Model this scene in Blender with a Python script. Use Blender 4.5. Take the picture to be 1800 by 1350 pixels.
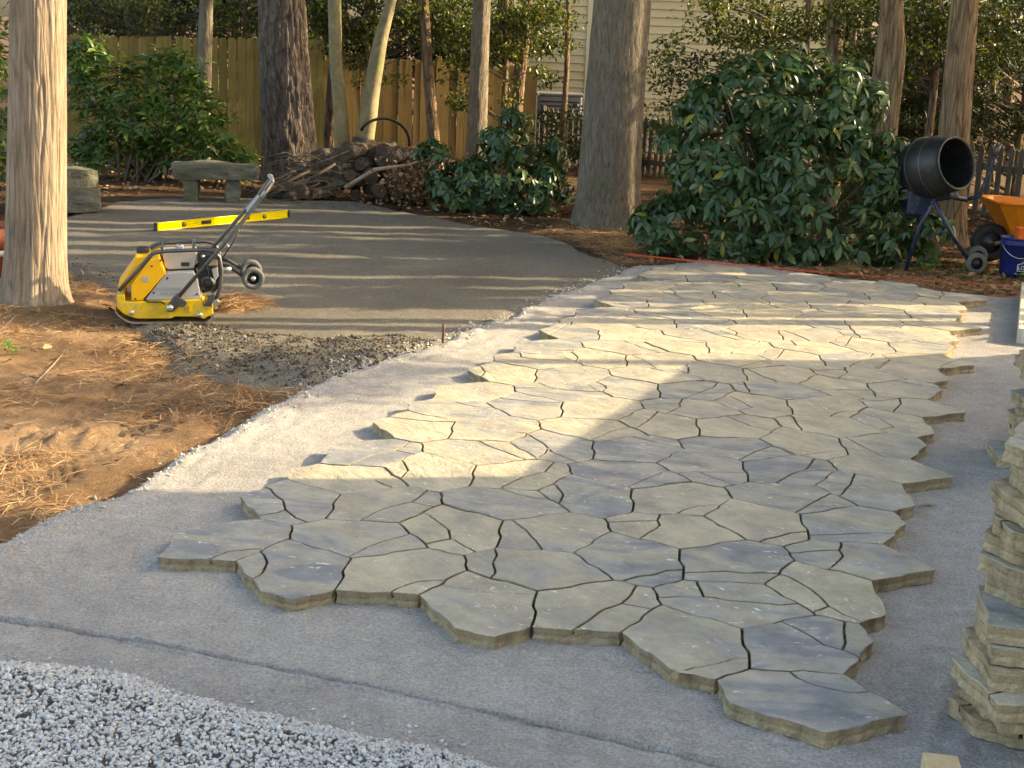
import bpy, bmesh, math, random
import numpy as np
from mathutils import Matrix, Vector

# ------------------------------------------------------------------ camera
FPX, PITCH, ROLL = 2440.53, 0.247832, 0.0404107
LAT, YAW, TX, TY = 0.8, -0.3414879, 2.385111, -8.350077     # paver lattice constant (m) and pose
PT = 0.06                                                    # paver thickness
CAMH = 2.613533 * LAT + PT
cF = np.array([0, math.cos(PITCH), -math.sin(PITCH)])
_r = np.array([1., 0, 0]); _u = np.cross(_r, cF)
cR = _r*math.cos(ROLL) + _u*math.sin(ROLL)
cU = -_r*math.sin(ROLL) + _u*math.cos(ROLL)
sc = bpy.context.scene
for o in list(bpy.data.objects): bpy.data.objects.remove(o)
col = sc.collection
cd = bpy.data.cameras.new('camera'); cam = bpy.data.objects.new('camera', cd); col.objects.link(cam)
cd.sensor_width = 36; cd.lens = FPX/1800*36; cd.clip_end = 2000; cd.clip_start = 0.05
M = Matrix.Identity(4)
for i in range(3):
    M[i][0] = cR[i]; M[i][1] = cU[i]; M[i][2] = -cF[i]
M[2][3] = CAMH
cam.matrix_world = M
sc.camera = cam
sc.render.resolution_x = 1024; sc.render.resolution_y = 768

# ------------------------------------------------------------------ light
SUN_EL, SUN_AZ = math.radians(25.5), math.radians(9.0)     # azimuth from +X towards +Y (sun stands right and a little beyond)
sdir = np.array([math.cos(SUN_EL)*math.cos(SUN_AZ), math.cos(SUN_EL)*math.sin(SUN_AZ), math.sin(SUN_EL)])
w = bpy.data.worlds.new('World'); sc.world = w; w.use_nodes = True
nt = w.node_tree; nt.nodes.clear()
sky = nt.nodes.new('ShaderNodeTexSky'); sky.sky_type = 'NISHITA'; sky.sun_disc = False
sky.sun_elevation = SUN_EL; sky.sun_rotation = math.radians(90) - SUN_AZ
sky.air_density = 1.0; sky.dust_density = 4.0; sky.ozone_density = 1.0
bg = nt.nodes.new('ShaderNodeBackground'); bg.inputs[1].default_value = 0.15
wo = nt.nodes.new('ShaderNodeOutputWorld')
nt.links.new(sky.outputs[0], bg.inputs[0]); nt.links.new(bg.outputs[0], wo.inputs[0])
sl = bpy.data.lights.new('sun', 'SUN'); sl.energy = 2.7; sl.angle = math.radians(0.42); sl.color = (1.0, 0.86, 0.63)
so = bpy.data.objects.new('sun', sl); col.objects.link(so)
so.rotation_euler = Vector(sdir).to_track_quat('Z', 'Y').to_euler()
so.location = (30, 4, 20)
sc.view_settings.view_transform = 'Standard'; sc.view_settings.look = 'None'
sc.view_settings.exposure = 2.22; sc.view_settings.gamma = 1.0
sc.view_settings.use_curve_mapping = False
sc.view_settings.use_white_balance = True; sc.view_settings.white_balance_temperature = 8000; sc.view_settings.white_balance_tint = 8

# ------------------------------------------------------------------ helpers
rng = np.random.default_rng(7); random.seed(7)
def ray(u, v): return cF + cR*((u-900)/FPX) - cU*((v-675)/FPX)
def gp(u, v, z=0.0):
    d = ray(u, v); t = (z-CAMH)/d[2]; return np.array([d[0]*t, d[1]*t])
def aty(u, v, y):
    d = ray(u, v); t = y/d[1]; return np.array([d[0]*t, y, CAMH+d[2]*t])
def lat2w(p):
    X = (np.asarray(p)-[TX, TY])*LAT; c, s = math.cos(YAW), math.sin(YAW)
    return np.stack([X[..., 0]*c - X[..., 1]*s, X[..., 0]*s + X[..., 1]*c], -1)
def w2lat(P):
    c, s = math.cos(YAW), math.sin(YAW)
    return np.array([P[0]*c + P[1]*s, -P[0]*s + P[1]*c])/LAT + [TX, TY]

_perm = np.random.default_rng(3).permutation(512).astype(np.int64)
def _h(i, j, k): return _perm[(_perm[(_perm[i & 511] + j) & 511] + k) & 511]/511.0
def noise(x, y, z=0.0):
    x, y, z = np.broadcast_arrays(np.asarray(x, float), np.asarray(y, float), np.asarray(z, float))
    i, j, k = np.floor(x).astype(np.int64), np.floor(y).astype(np.int64), np.floor(z).astype(np.int64)
    fx, fy, fz = x-i, y-j, z-k
    fx, fy, fz = [f*f*(3-2*f) for f in (fx, fy, fz)]
    def L(a, b, t): return a+(b-a)*t
    r = L(L(L(_h(i,j,k), _h(i+1,j,k), fx), L(_h(i,j+1,k), _h(i+1,j+1,k), fx), fy),
          L(L(_h(i,j,k+1), _h(i+1,j,k+1), fx), L(_h(i,j+1,k+1), _h(i+1,j+1,k+1), fx), fy), fz)
    return r*2-1
def fbm(x, y, z=0.0, o=4):
    s, a = 0, 1.0
    for q in range(o):
        f = 2.03**q; s = s + a*noise(x*f+q*17.3, y*f+q*9.1, z*f); a *= 0.5
    return s
def sdf(poly, X, Y):
    """signed distance to polygon, negative inside"""
    P = np.asarray(poly, float); d = np.full(X.shape, 1e9); ins = np.zeros(X.shape, bool)
    for a, b in zip(P, np.roll(P, -1, 0)):
        ex, ey = b-a; wx, wy = X-a[0], Y-a[1]
        t = np.clip((wx*ex+wy*ey)/(ex*ex+ey*ey+1e-12), 0, 1)
        d = np.minimum(d, np.hypot(wx-ex*t, wy-ey*t))
        cnd = ((a[1] > Y) != (b[1] > Y)) & (X < (b[0]-a[0])*(Y-a[1])/(b[1]-a[1]+1e-12)+a[0])
        ins ^= cnd
    return np.where(ins, -d, d)
def sdline(P, X, Y):
    P = np.asarray(P, float); d = np.full(np.shape(X), 1e9)
    for a, b in zip(P[:-1], P[1:]):
        ex, ey = b-a; wx, wy = X-a[0], Y-a[1]
        t = np.clip((wx*ex+wy*ey)/(ex*ex+ey*ey+1e-12), 0, 1)
        d = np.minimum(d, np.hypot(wx-ex*t, wy-ey*t))
    return d
def sstep(a, b, x):
    t = np.clip((x-a)/(b-a), 0, 1); return t*t*(3-2*t)

def mesh_np(name, V, Fc, smooth=False):
    """V (n,3), Fc (m,3|4) int array -> mesh"""
    me = bpy.data.meshes.new(name)
    V = np.ascontiguousarray(V, np.float32); Fc = np.ascontiguousarray(Fc, np.int32)
    m, k = Fc.shape
    me.vertices.add(len(V)); me.vertices.foreach_set('co', V.ravel())
    me.loops.add(m*k); me.loops.foreach_set('vertex_index', Fc.ravel())
    me.polygons.add(m); me.polygons.foreach_set('loop_start', np.arange(0, m*k, k, dtype=np.int32))
    me.polygons.foreach_set('loop_total', np.full(m, k, np.int32))
    if smooth: me.polygons.foreach_set('use_smooth', np.ones(m, bool))
    me.update(calc_edges=True); me.validate()
    return me
def mk(name, me, mat=None, parent=None, **kw):
    o = bpy.data.objects.new(name, me); col.objects.link(o)
    if mat is not None and me is not None and len(me.materials) == 0:
        for m in (mat if isinstance(mat, (list, tuple)) else [mat]): me.materials.append(m)
    if parent is not None: o.parent = parent
    for k, v in kw.items(): o[k] = v
    return o
def thing(name, loc, rz=0, **kw):
    o = bpy.data.objects.new(name, None); col.objects.link(o); o.location = loc; o.rotation_euler = (0, 0, rz)
    o.empty_display_size = 0.1
    for k, v in kw.items(): o[k] = v
    return o
class MB:
    """collects shapes into one mesh"""
    def __init__(s): s.V = []; s.F = []; s.mi = []; s.sm = []
    def add(s, V, F, mi=0, smooth=False):
        b = len(s.V); s.V += [tuple(map(float, v)) for v in V]
        for f in F: s.F.append([b+i for i in f]); s.mi.append(mi); s.sm.append(smooth)
        return s
    def box(s, c, d, R=None, bev=0.0, mi=0):
        c = np.array(c, float); h = np.array(d, float)/2; b = min(bev, *(h*0.95))
        if b <= 0:
            V = np.array([[x, y, z] for x in (-1, 1) for y in (-1, 1) for z in (-1, 1)])*h
            F = [(0,1,3,2),(4,6,7,5),(0,4,5,1),(2,3,7,6),(0,2,6,4),(1,5,7,3)]
        else:
            bm = bmesh.new(); bmesh.ops.create_cube(bm, size=1.0)
            for v in bm.verts: v.co = Vector((v.co.x*2*h[0], v.co.y*2*h[1], v.co.z*2*h[2]))
            bmesh.ops.bevel(bm, geom=bm.edges[:], offset=b, segments=2, profile=0.5, affect='EDGES')
            bm.verts.ensure_lookup_table(); bm.verts.index_update()
            V = np.array([v.co[:] for v in bm.verts]); F = [[v.index for v in f.verts] for f in bm.faces]; bm.free()
        if R is not None: V = V @ np.array(R).T
        return s.add(V+c, F, mi)
    def tube(s, P, r, n=8, mi=0, cap=True, smooth=True):
        P = [np.array(p, float) for p in P]; k = len(P); rr = r if hasattr(r, '__len__') else [r]*k
        T = [(P[min(i+1, k-1)]-P[max(i-1, 0)]) for i in range(k)]
        T = [t/(np.linalg.norm(t)+1e-9) for t in T]
        a = np.array([0, 0, 1.]) if abs(T[0][2]) < 0.9 else np.array([1., 0, 0])
        nrm = np.cross(T[0], a); nrm /= np.linalg.norm(nrm)
        V = []
        for i in range(k):
            nrm = nrm - T[i]*(nrm@T[i]); nrm /= np.linalg.norm(nrm); bn = np.cross(T[i], nrm)
            for q in range(n):
                t = 2*math.pi*q/n; V.append(P[i]+rr[i]*(math.cos(t)*nrm+math.sin(t)*bn))
        F = [(i*n+q, i*n+(q+1) % n, (i+1)*n+(q+1) % n, (i+1)*n+q) for i in range(k-1) for q in range(n)]
        s.add(V, F, mi, smooth)
        if cap:
            s.add(V[:n], [list(range(n))[::-1]], mi); s.add(V[-n:], [list(range(n))], mi)
        return s
    def prism(s, poly, y0, y1, mi=0, bev=0.0):
        """poly in (x,z), extruded along y"""
        n = len(poly); bm = bmesh.new()
        a = [bm.verts.new((p[0], y0, p[1])) for p in poly]; b = [bm.verts.new((p[0], y1, p[1])) for p in poly]
        bm.faces.new(a); bm.faces.new(b[::-1])
        for i in range(n): bm.faces.new((a[(i+1) % n], a[i], b[i], b[(i+1) % n]))
        bmesh.ops.recalc_face_normals(bm, faces=bm.faces[:])
        if bev > 0: bmesh.ops.bevel(bm, geom=bm.edges[:], offset=bev, segments=2, profile=0.5, affect='EDGES', clamp_overlap=True)
        bmesh.ops.triangulate(bm, faces=[f for f in bm.faces if len(f.verts) > 4])
        bm.verts.index_update(); V = [v.co[:] for v in bm.verts]; F = [[v.index for v in f.verts] for f in bm.faces]; bm.free()
        return s.add(V, F, mi)
    def lathe(s, prof, c, axis, n=24, mi=0, smooth=True):
        """prof list of (r, h) along axis"""
        ax = np.array(axis, float); ax /= np.linalg.norm(ax)
        a = np.array([0, 0, 1.]) if abs(ax[2]) < 0.9 else np.array([1., 0, 0])
        e1 = np.cross(ax, a); e1 /= np.linalg.norm(e1); e2 = np.cross(ax, e1); c = np.array(c, float)
        V = [c+ax*h+r*(math.cos(2*math.pi*q/n)*e1+math.sin(2*math.pi*q/n)*e2) for r, h in prof for q in range(n)]
        k = len(prof)
        F = [(i*n+q, i*n+(q+1) % n, (i+1)*n+(q+1) % n, (i+1)*n+q) for i in range(k-1) for q in range(n)]
        return s.add(V, F, mi, smooth)
    def build(s, name, mat, parent=None, **kw):
        me = bpy.data.meshes.new(name); me.from_pydata(s.V, [], s.F)
        for i, f in enumerate(me.polygons):
            f.material_index = s.mi[i]; f.use_smooth = s.sm[i]
        me.update()
        bm = bmesh.new(); bm.from_mesh(me); bmesh.ops.remove_doubles(bm, verts=bm.verts[:], dist=1e-5)
        bmesh.ops.recalc_face_normals(bm, faces=bm.faces[:]); bm.to_mesh(me); bm.free()
        return mk(name, me, mat, parent, **kw)

# ---- materials
def newmat(name):
    m = bpy.data.materials.new(name); m.use_nodes = True; t = m.node_tree
    b = t.nodes['Principled BSDF']; return m, t, b
class NT:
    def __init__(s, t): s.t = t
    def n(s, typ, **kw):
        n = s.t.nodes.new(typ)
        for k, v in kw.items(): setattr(n, k, v)
        return n
    def l(s, a, b): s.t.links.new(a, b)
    def noise(s, vec, scale, detail=4, rough=0.6, dist=0.0):
        n = s.n('ShaderNodeTexNoise'); n.inputs['Scale'].default_value = scale; n.inputs['Detail'].default_value = detail
        n.inputs['Roughness'].default_value = rough; n.inputs['Distortion'].default_value = dist
        if vec is not None: s.l(vec, n.inputs['Vector'])
        return n.outputs['Fac']
    def vor(s, vec, scale, feat='F1', rnd=1.0):
        n = s.n('ShaderNodeTexVoronoi', feature=feat); n.inputs['Scale'].default_value = scale; n.inputs['Randomness'].default_value = rnd
        if vec is not None: s.l(vec, n.inputs['Vector'])
        return n
    def ramp(s, fac, stops, interp='LINEAR'):
        n = s.n('ShaderNodeValToRGB'); n.color_ramp.interpolation = interp
        e = n.color_ramp.elements
        while len(e) < len(stops): e.new(0.5)
        for el, (p, c) in zip(e, stops):
            el.position = p; el.color = (*c, 1) if hasattr(c, '__len__') else (c, c, c, 1)
        s.l(fac, n.inputs[0]); return n.outputs[0]
    def mix(s, fac, a, b, mode='MIX'):
        n = s.n('ShaderNodeMix', data_type='RGBA', blend_type=mode)
        for i, v in ((0, fac), (6, a), (7, b)):
            if isinstance(v, (int, float)): n.inputs[i].default_value = v
            elif isinstance(v, tuple): n.inputs[i].default_value = (*v, 1)
            else: s.l(v, n.inputs[i])
        return n.outputs[2]
    def math(s, op, a, b=0.0, clamp=False):
        n = s.n('ShaderNodeMath', operation=op, use_clamp=clamp)
        for i, v in ((0, a), (1, b)):
            if isinstance(v, (int, float)): n.inputs[i].default_value = v
            else: s.l(v, n.inputs[i])
        return n.outputs[0]
    def mapv(s, vec, scale=(1, 1, 1), rot=(0, 0, 0), loc=(0, 0, 0)):
        n = s.n('ShaderNodeMapping'); n.inputs['Scale'].default_value = scale; n.inputs['Rotation'].default_value = rot
        n.inputs['Location'].default_value = loc; s.l(vec, n.inputs['Vector']); return n.outputs[0]
    def bump(s, h, strength=0.5, dist=0.01, normal=None):
        n = s.n('ShaderNodeBump'); n.inputs['Strength'].default_value = strength; n.inputs['Distance'].default_value = dist
        s.l(h, n.inputs['Height'])
        if normal is not None: s.l(normal, n.inputs['Normal'])
        return n.outputs[0]
    def coord(s, which='Object'): return s.n('ShaderNodeTexCoord').outputs[which]
    def pos(s): return s.n('ShaderNodeNewGeometry').outputs['Position']
    def island(s): return s.n('ShaderNodeNewGeometry').outputs['Random Per Island']
    def objrand(s): return s.n('ShaderNodeObjectInfo').outputs['Random']
def plain(name, c, rough=0.6, metal=0.0, var=0.15, scale=8.0, bump=0.0, bscale=60.0, dirt=None, spec=0.5):
    m, t, b = newmat(name); N = NT(t); v = N.coord('Object')
    f = N.noise(v, scale, 5)
    c2 = tuple(x*(1-var) for x in c); c1 = tuple(min(1, x*(1+var)) for x in c)
    cc = N.ramp(f, [(0.3, c2), (0.7, c1)])
    if dirt is not None:
        g = N.ramp(N.noise(v, scale*2.3, 6, 0.7), [(0.52, 0.0), (0.68, 1.0)])
        cc = N.mix(g, cc, dirt)
    N.l(cc, b.inputs['Base Color']); b.inputs['Roughness'].default_value = rough; b.inputs['Metallic'].default_value = metal
    b.inputs['Specular IOR Level'].default_value = spec
    if bump > 0: N.l(N.bump(N.noise(v, bscale, 4), bump, 0.004), b.inputs['Normal'])
    return m

# ------------------------------------------------------------------ surface materials
def mat_sand():
    m, t, b = newmat('stone_dust'); N = NT(t); v = N.pos()
    big = N.noise(v, 1.1, 5, 0.6); mid = N.noise(v, 9, 4, 0.7); fine = N.noise(v, 240, 3, 0.7); grit = N.vor(v, 150).outputs['Color']
    c = N.ramp(big, [(0.3, (0.30, 0.286, 0.27)), (0.5, (0.36, 0.345, 0.327)), (0.72, (0.42, 0.402, 0.38))])
    c = N.mix(0.55, c, N.ramp(mid, [(0.25, 0.35), (0.75, 0.66)]), 'OVERLAY')
    c = N.mix(0.65, c, N.ramp(N.noise(v, 85, 4, 0.8), [(0.32, 0.2), (0.68, 0.8)]), 'OVERLAY')
    N.l(c, b.inputs['Base Color']); b.inputs['Roughness'].default_value = 0.95; b.inputs['Specular IOR Level'].default_value = 0.15
    h = N.math('ADD', N.math('MULTIPLY', N.noise(v, 130, 3, 0.8), 0.8), N.math('MULTIPLY', N.noise(v, 55, 4, 0.75), 1.2))
    N.l(N.bump(h, 0.85, 0.013), b.inputs['Normal'])
    return m
def mat_dirt():
    m, t, b = newmat('compacted_fill'); N = NT(t); v = N.pos()
    big = N.noise(v, 0.7, 5, 0.6); fine = N.noise(v, 160, 3, 0.7)
    c = N.ramp(big, [(0.3, (0.125, 0.115, 0.096)), (0.6, (0.17, 0.157, 0.132)), (0.8, (0.22, 0.204, 0.172))])
    c = N.mix(0.7, c, N.ramp(N.noise(v, 45, 5, 0.8), [(0.3, 0.2), (0.7, 0.8)]), 'OVERLAY')
    c = N.mix(N.ramp(N.noise(v, 120, 2, 0.6), [(0.66, 0.0), (0.70, 0.8)]), c, (0.36, 0.34, 0.30))
    N.l(c, b.inputs['Base Color']); b.inputs['Roughness'].default_value = 0.95; b.inputs['Specular IOR Level'].default_value = 0.15
    h = N.math('ADD', N.noise(v, 60, 4, 0.8), N.math('MULTIPLY', N.noise(v, 14, 4, 0.7), 1.6))
    N.l(N.bump(h, 0.8, 0.015), b.inputs['Normal'])
    return m
def mat_ground():
    m, t, b = newmat('pine_straw_soil'); N = NT(t); v = N.pos()
    big = N.noise(v, 0.9, 5, 0.6); fine = N.noise(N.mapv(v, (60, 160, 60), (0, 0, 0.5)), 1.0, 4, 0.8, 1.5)
    c = N.ramp(big, [(0.3, (0.13, 0.08, 0.048)), (0.52, (0.29, 0.185, 0.11)), (0.7, (0.40, 0.285, 0.185))])
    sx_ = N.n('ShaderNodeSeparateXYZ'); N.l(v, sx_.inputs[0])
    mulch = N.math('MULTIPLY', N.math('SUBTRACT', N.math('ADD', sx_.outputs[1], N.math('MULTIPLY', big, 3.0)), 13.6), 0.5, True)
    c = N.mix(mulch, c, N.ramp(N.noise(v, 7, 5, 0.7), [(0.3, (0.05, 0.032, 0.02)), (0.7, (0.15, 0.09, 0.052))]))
    c = N.mix(0.75, c, N.ramp(fine, [(0.3, 0.12), (0.7, 0.8)]), 'OVERLAY')
    N.l(c, b.inputs['Base Color']); b.inputs['Roughness'].default_value = 0.95; b.inputs['Specular IOR Level'].default_value = 0.1
    h = N.math('ADD', N.math('MULTIPLY', fine, 0.8), N.noise(v, 30, 4, 0.8))
    N.l(N.bump(h, 0.9, 0.025), b.inputs['Normal'])
    return m
def mat_paver_top():
    m, t, b = newmat('flagstone_face'); N = NT(t); v = N.pos(); r = N.objrand()
    ang = N.math('MULTIPLY', r, 1.1)
    vr = N.n('ShaderNodeVectorRotate', rotation_type='Z_AXIS'); N.l(v, vr.inputs['Vector']); N.l(ang, vr.inputs['Angle'])
    cb = N.n('ShaderNodeCombineXYZ'); N.l(N.math('MULTIPLY', r, 37.0), cb.inputs[0]); N.l(N.math('MULTIPLY', r, 91.0), cb.inputs[1])
    va = N.n('ShaderNodeVectorMath', operation='ADD'); N.l(vr.outputs[0], va.inputs[0]); N.l(cb.outputs[0], va.inputs[1]); q = va.outputs[0]
    streak = N.noise(N.mapv(q, (1.6, 4.0, 1)), 1.3, 5, 0.6, 0.9)
    bias = N.math('ADD', streak, N.math('MULTIPLY', N.math('SUBTRACT', r, 0.44), 0.30))
    c = N.ramp(bias, [(0.30, (0.21, 0.22, 0.232)), (0.40, (0.30, 0.294, 0.272)), (0.55, (0.365, 0.333, 0.262)), (0.75, (0.43, 0.388, 0.29))])
    cl = N.noise(q, 5.5, 6, 0.7)
    c = N.mix(0.55, c, N.ramp(cl, [(0.3, 0.28), (0.7, 0.72)]), 'OVERLAY')
    c = N.mix(0.45, c, N.ramp(N.noise(v, 190, 3, 0.7), [(0.3, 0.32), (0.7, 0.68)]), 'OVERLAY')
    # pale scuffs
    fl = N.math('MULTIPLY', N.ramp(N.noise(N.mapv(q, (20, 40, 20), (0, 0, 0.4)), 1.0, 3, 0.55, 0.8), [(0.645, 0.0), (0.68, 1.0)]),
                N.ramp(N.noise(q, 3.1, 2, 0.5), [(0.44, 0.0), (0.56, 1.0)]))
    c = N.mix(N.math('MULTIPLY', fl, 0.75), c, (0.74, 0.73, 0.68))
    dk = N.ramp(N.noise(q, 30, 2, 0.5), [(0.76, 0.0), (0.80, 0.7)])
    c = N.mix(dk, c, (0.07, 0.065, 0.05))
    N.l(c, b.inputs['Base Color']); b.inputs['Roughness'].default_value = 0.72; b.inputs['Specular IOR Level'].default_value = 0.35
    h = N.math('ADD', N.math('MULTIPLY', N.noise(v, 120, 3, 0.7), 0.25), N.noise(N.mapv(q, (9, 16, 9)), 1.0, 5, 0.62, 0.7))
    N.l(N.bump(h, 0.9, 0.020), b.inputs['Normal'])
    return m
def mat_paver_side(name='flagstone_edge', k=1.0):
    m, t, b = newmat(name); N = NT(t); v = N.pos(); r = N.objrand()
    f = N.noise(N.mapv(v, (16, 16, 3.5)), 1.0, 5, 0.65)
    c = N.ramp(f, [(0.28, (0.155*k, 0.122*k, 0.08*k)), (0.5, (0.295*k, 0.232*k, 0.145*k)), (0.75, (0.41*k, 0.33*k, 0.21*k))])
    c = N.mix(0.35, c, N.ramp(N.noise(v, 150, 3, 0.7), [(0.3, 0.25), (0.7, 0.75)]), 'OVERLAY')
    c = N.mix(N.ramp(N.noise(v, 14, 4, 0.7), [(0.55, 0.0), (0.75, 0.6)]), c, (0.42*k, 0.40*k, 0.34*k))
    N.l(c, b.inputs['Base Color']); b.inputs['Roughness'].default_value = 0.85; b.inputs['Specular IOR Level'].default_value = 0.25
    N.l(N.bump(N.math('ADD', N.noise(v, 45, 4, 0.75), f), 0.8, 0.012), b.inputs['Normal'])
    return m
def mat_island(name, stops, rough=0.9, bump=None, spec=0.2, fine=0.0, trans=0.0, tcol=None):
    m, t, b = newmat(name); N = NT(t)
    c = N.ramp(N.island(), stops)
    if fine: c = N.mix(fine, c, N.ramp(N.noise(N.pos(), 90, 3, 0.7), [(0.3, 0.2), (0.7, 0.8)]), 'OVERLAY')
    N.l(c, b.inputs['Base Color']); b.inputs['Roughness'].default_value = rough; b.inputs['Specular IOR Level'].default_value = spec
    if bump: N.l(N.bump(N.noise(N.pos(), bump, 4, 0.7), 0.7, 0.006), b.inputs['Normal'])
    if trans > 0:
        tr = N.n('ShaderNodeBsdfTranslucent'); N.l(N.mix(1.0, c, tcol or (1.0, 1.1, 0.5), 'MULTIPLY'), tr.inputs[0])
        mx = N.n('ShaderNodeMixShader'); mx.inputs[0].default_value = trans
        N.l(b.outputs[0], mx.inputs[1]); N.l(tr.outputs[0], mx.inputs[2])
        N.l(mx.outputs[0], t.nodes['Material Output'].inputs['Surface'])
    return m
SAND, DIRT, GROUND, PTOP, PSIDE = mat_sand(), mat_dirt(), mat_ground(), mat_paver_top(), mat_paver_side()
PSTACK = mat_paver_side('stacked_slab_edge', 1.22)

# ------------------------------------------------------------------ terrain
sand_edge_px = [(0, 945), (100, 905), (205, 866), (330, 790), (470, 718), (560, 668), (640, 640), (760, 603), (880, 560), (1000, 507), (1115, 466)]
sand_edge = [gp(*p) for p in sand_edge_px]
sand_poly = [np.array([-2.75, 2.2]), np.array([-2.45, 4.2])] + sand_edge + [gp(1240, 455), gp(1500, 488), gp(1745, 520), np.array([6.2, 12.6]), np.array([7.5, 9]), np.array([7.5, 2.2])]
dirt_px = [(95, 385), (200, 352), (450, 347), (620, 353), (760, 378), (850, 396), (960, 415), (1040, 440), (1105, 470), (1000, 512), (880, 566), (770, 612),
           (700, 632), (610, 655), (540, 668), (440, 655), (350, 640), (260, 600), (215, 540), (150, 470), (60, 440)]
dirt_poly = [gp(*p) for p in dirt_px]
rub_poly = [gp(*p) for p in [(250, 585), (360, 640), (480, 655), (560, 668), (650, 640), (765, 600), (700, 588), (560, 596), (430, 585), (340, 565)]]
rub2_poly = [gp(*p) for p in [(180, 560), (330, 560), (430, 590), (380, 640), (250, 610)]]
tree1_xy = gp(62, 540)
def zbase(X, Y):
    z = -0.045 + 0.018*fbm(X*0.7, Y*0.7, 1.3)
    left = sstep(-0.9, -1.9, X) * (1-sstep(7.2, 9.3, Y))
    z = z - 0.06*left
    z = z - 0.24*sstep(18, 27, Y) + 0.10*sstep(15.5, 19, Y)*sstep(-2, -5, X)
    z = z + 0.10*np.exp(-((X-tree1_xy[0])**2+(Y-tree1_xy[1])**2)/0.5)
    return z
# tyre ruts run beside the sand, lug marks across them
rut_dir = sand_edge[4]-sand_edge[2]; rut_dir = rut_dir/np.linalg.norm(rut_dir); rut_n = np.array([-rut_dir[1], rut_dir[0]]); rut_o = sand_edge[3]
def zground(X, Y):
    z = zbase(X, Y)
    z = z + 0.0*X
    a = (X-rut_o[0])*rut_dir[0]+(Y-rut_o[1])*rut_dir[1]; c = (X-rut_o[0])*rut_n[0]+(Y-rut_o[1])*rut_n[1]
    near = sstep(9.4, 8.6, Y)
    for off, wd in ((0.20, 0.15), (0.60, 0.15), (1.05, 0.14)):
        band = sstep(wd, wd*0.5, np.abs(c-off-0.04*np.sin(a*1.3)))
        lug = np.sin((a*1.0+(c-off)*1.3*(1 if off < .4 else -1))*2*np.pi/0.10)
        z = z + near*band*(-0.016+0.019*lug*(0.6+0.5*noise(X*3, Y*3, 5.0)))
    z = z + (0.015*fbm(X*5, Y*5, 3.0, 3)+0.007*fbm(X*19, Y*19, 6.0, 2))*sstep(20, 15, Y)
    clod = np.exp(-((X+2.35)**2/0.06+(Y-7.35)**2/0.01))+np.exp(-((X+1.9)**2/0.03+(Y-7.6)**2/0.012))
    z = z + 0.05*clod*(1+0.7*noise(X*25, Y*25, 2.0))
    mx, my = gp(418, 535)
    z = z + 0.10*np.exp(-(((X-mx)/0.20)**2+((Y-my)/0.25)**2))*(1+0.25*noise(X*18, Y*18, 8))
    return z
def grid_mesh(name, xs, ys, zf, keep=None, mat=None, **kw):
    X, Y = np.meshgrid(xs, ys); Z = zf(X, Y); nx, ny = len(xs), len(ys)
    V = np.stack([X.ravel(), Y.ravel(), Z.ravel()], 1)
    I = np.arange(nx*ny).reshape(ny, nx)
    F = np.stack([I[:-1, :-1], I[:-1, 1:], I[1:, 1:], I[1:, :-1]], -1).reshape(-1, 4)
    if keep is not None:
        K = keep(X, Y).ravel(); F = F[K[F].any(1)]
        u, inv = np.unique(F, return_inverse=True); V = V[u]; F = inv.reshape(-1, 4)
    return mk(name, mesh_np(name, V, F, True), mat, **kw)
def seg(*a):
    out = []
    for x0, x1, d in a: out.append(np.arange(x0, x1, d))
    return np.concatenate(out)
gx = seg((-400, -40, 40), (-40, -8, 2.0), (-8, -3.4, 0.09), (-3.4, 0.0, 0.024), (0.0, 6, 0.09), (6, 40, 1.7), (40, 401, 40))
gy = seg((-60, 2, 6), (2, 5.2, 0.1), (5.2, 9.4, 0.021), (9.4, 19, 0.06), (19, 40, 0.7), (40, 701, 60))
grid_mesh('ground', gx, gy, zground, None, GROUND, kind='structure')

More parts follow.
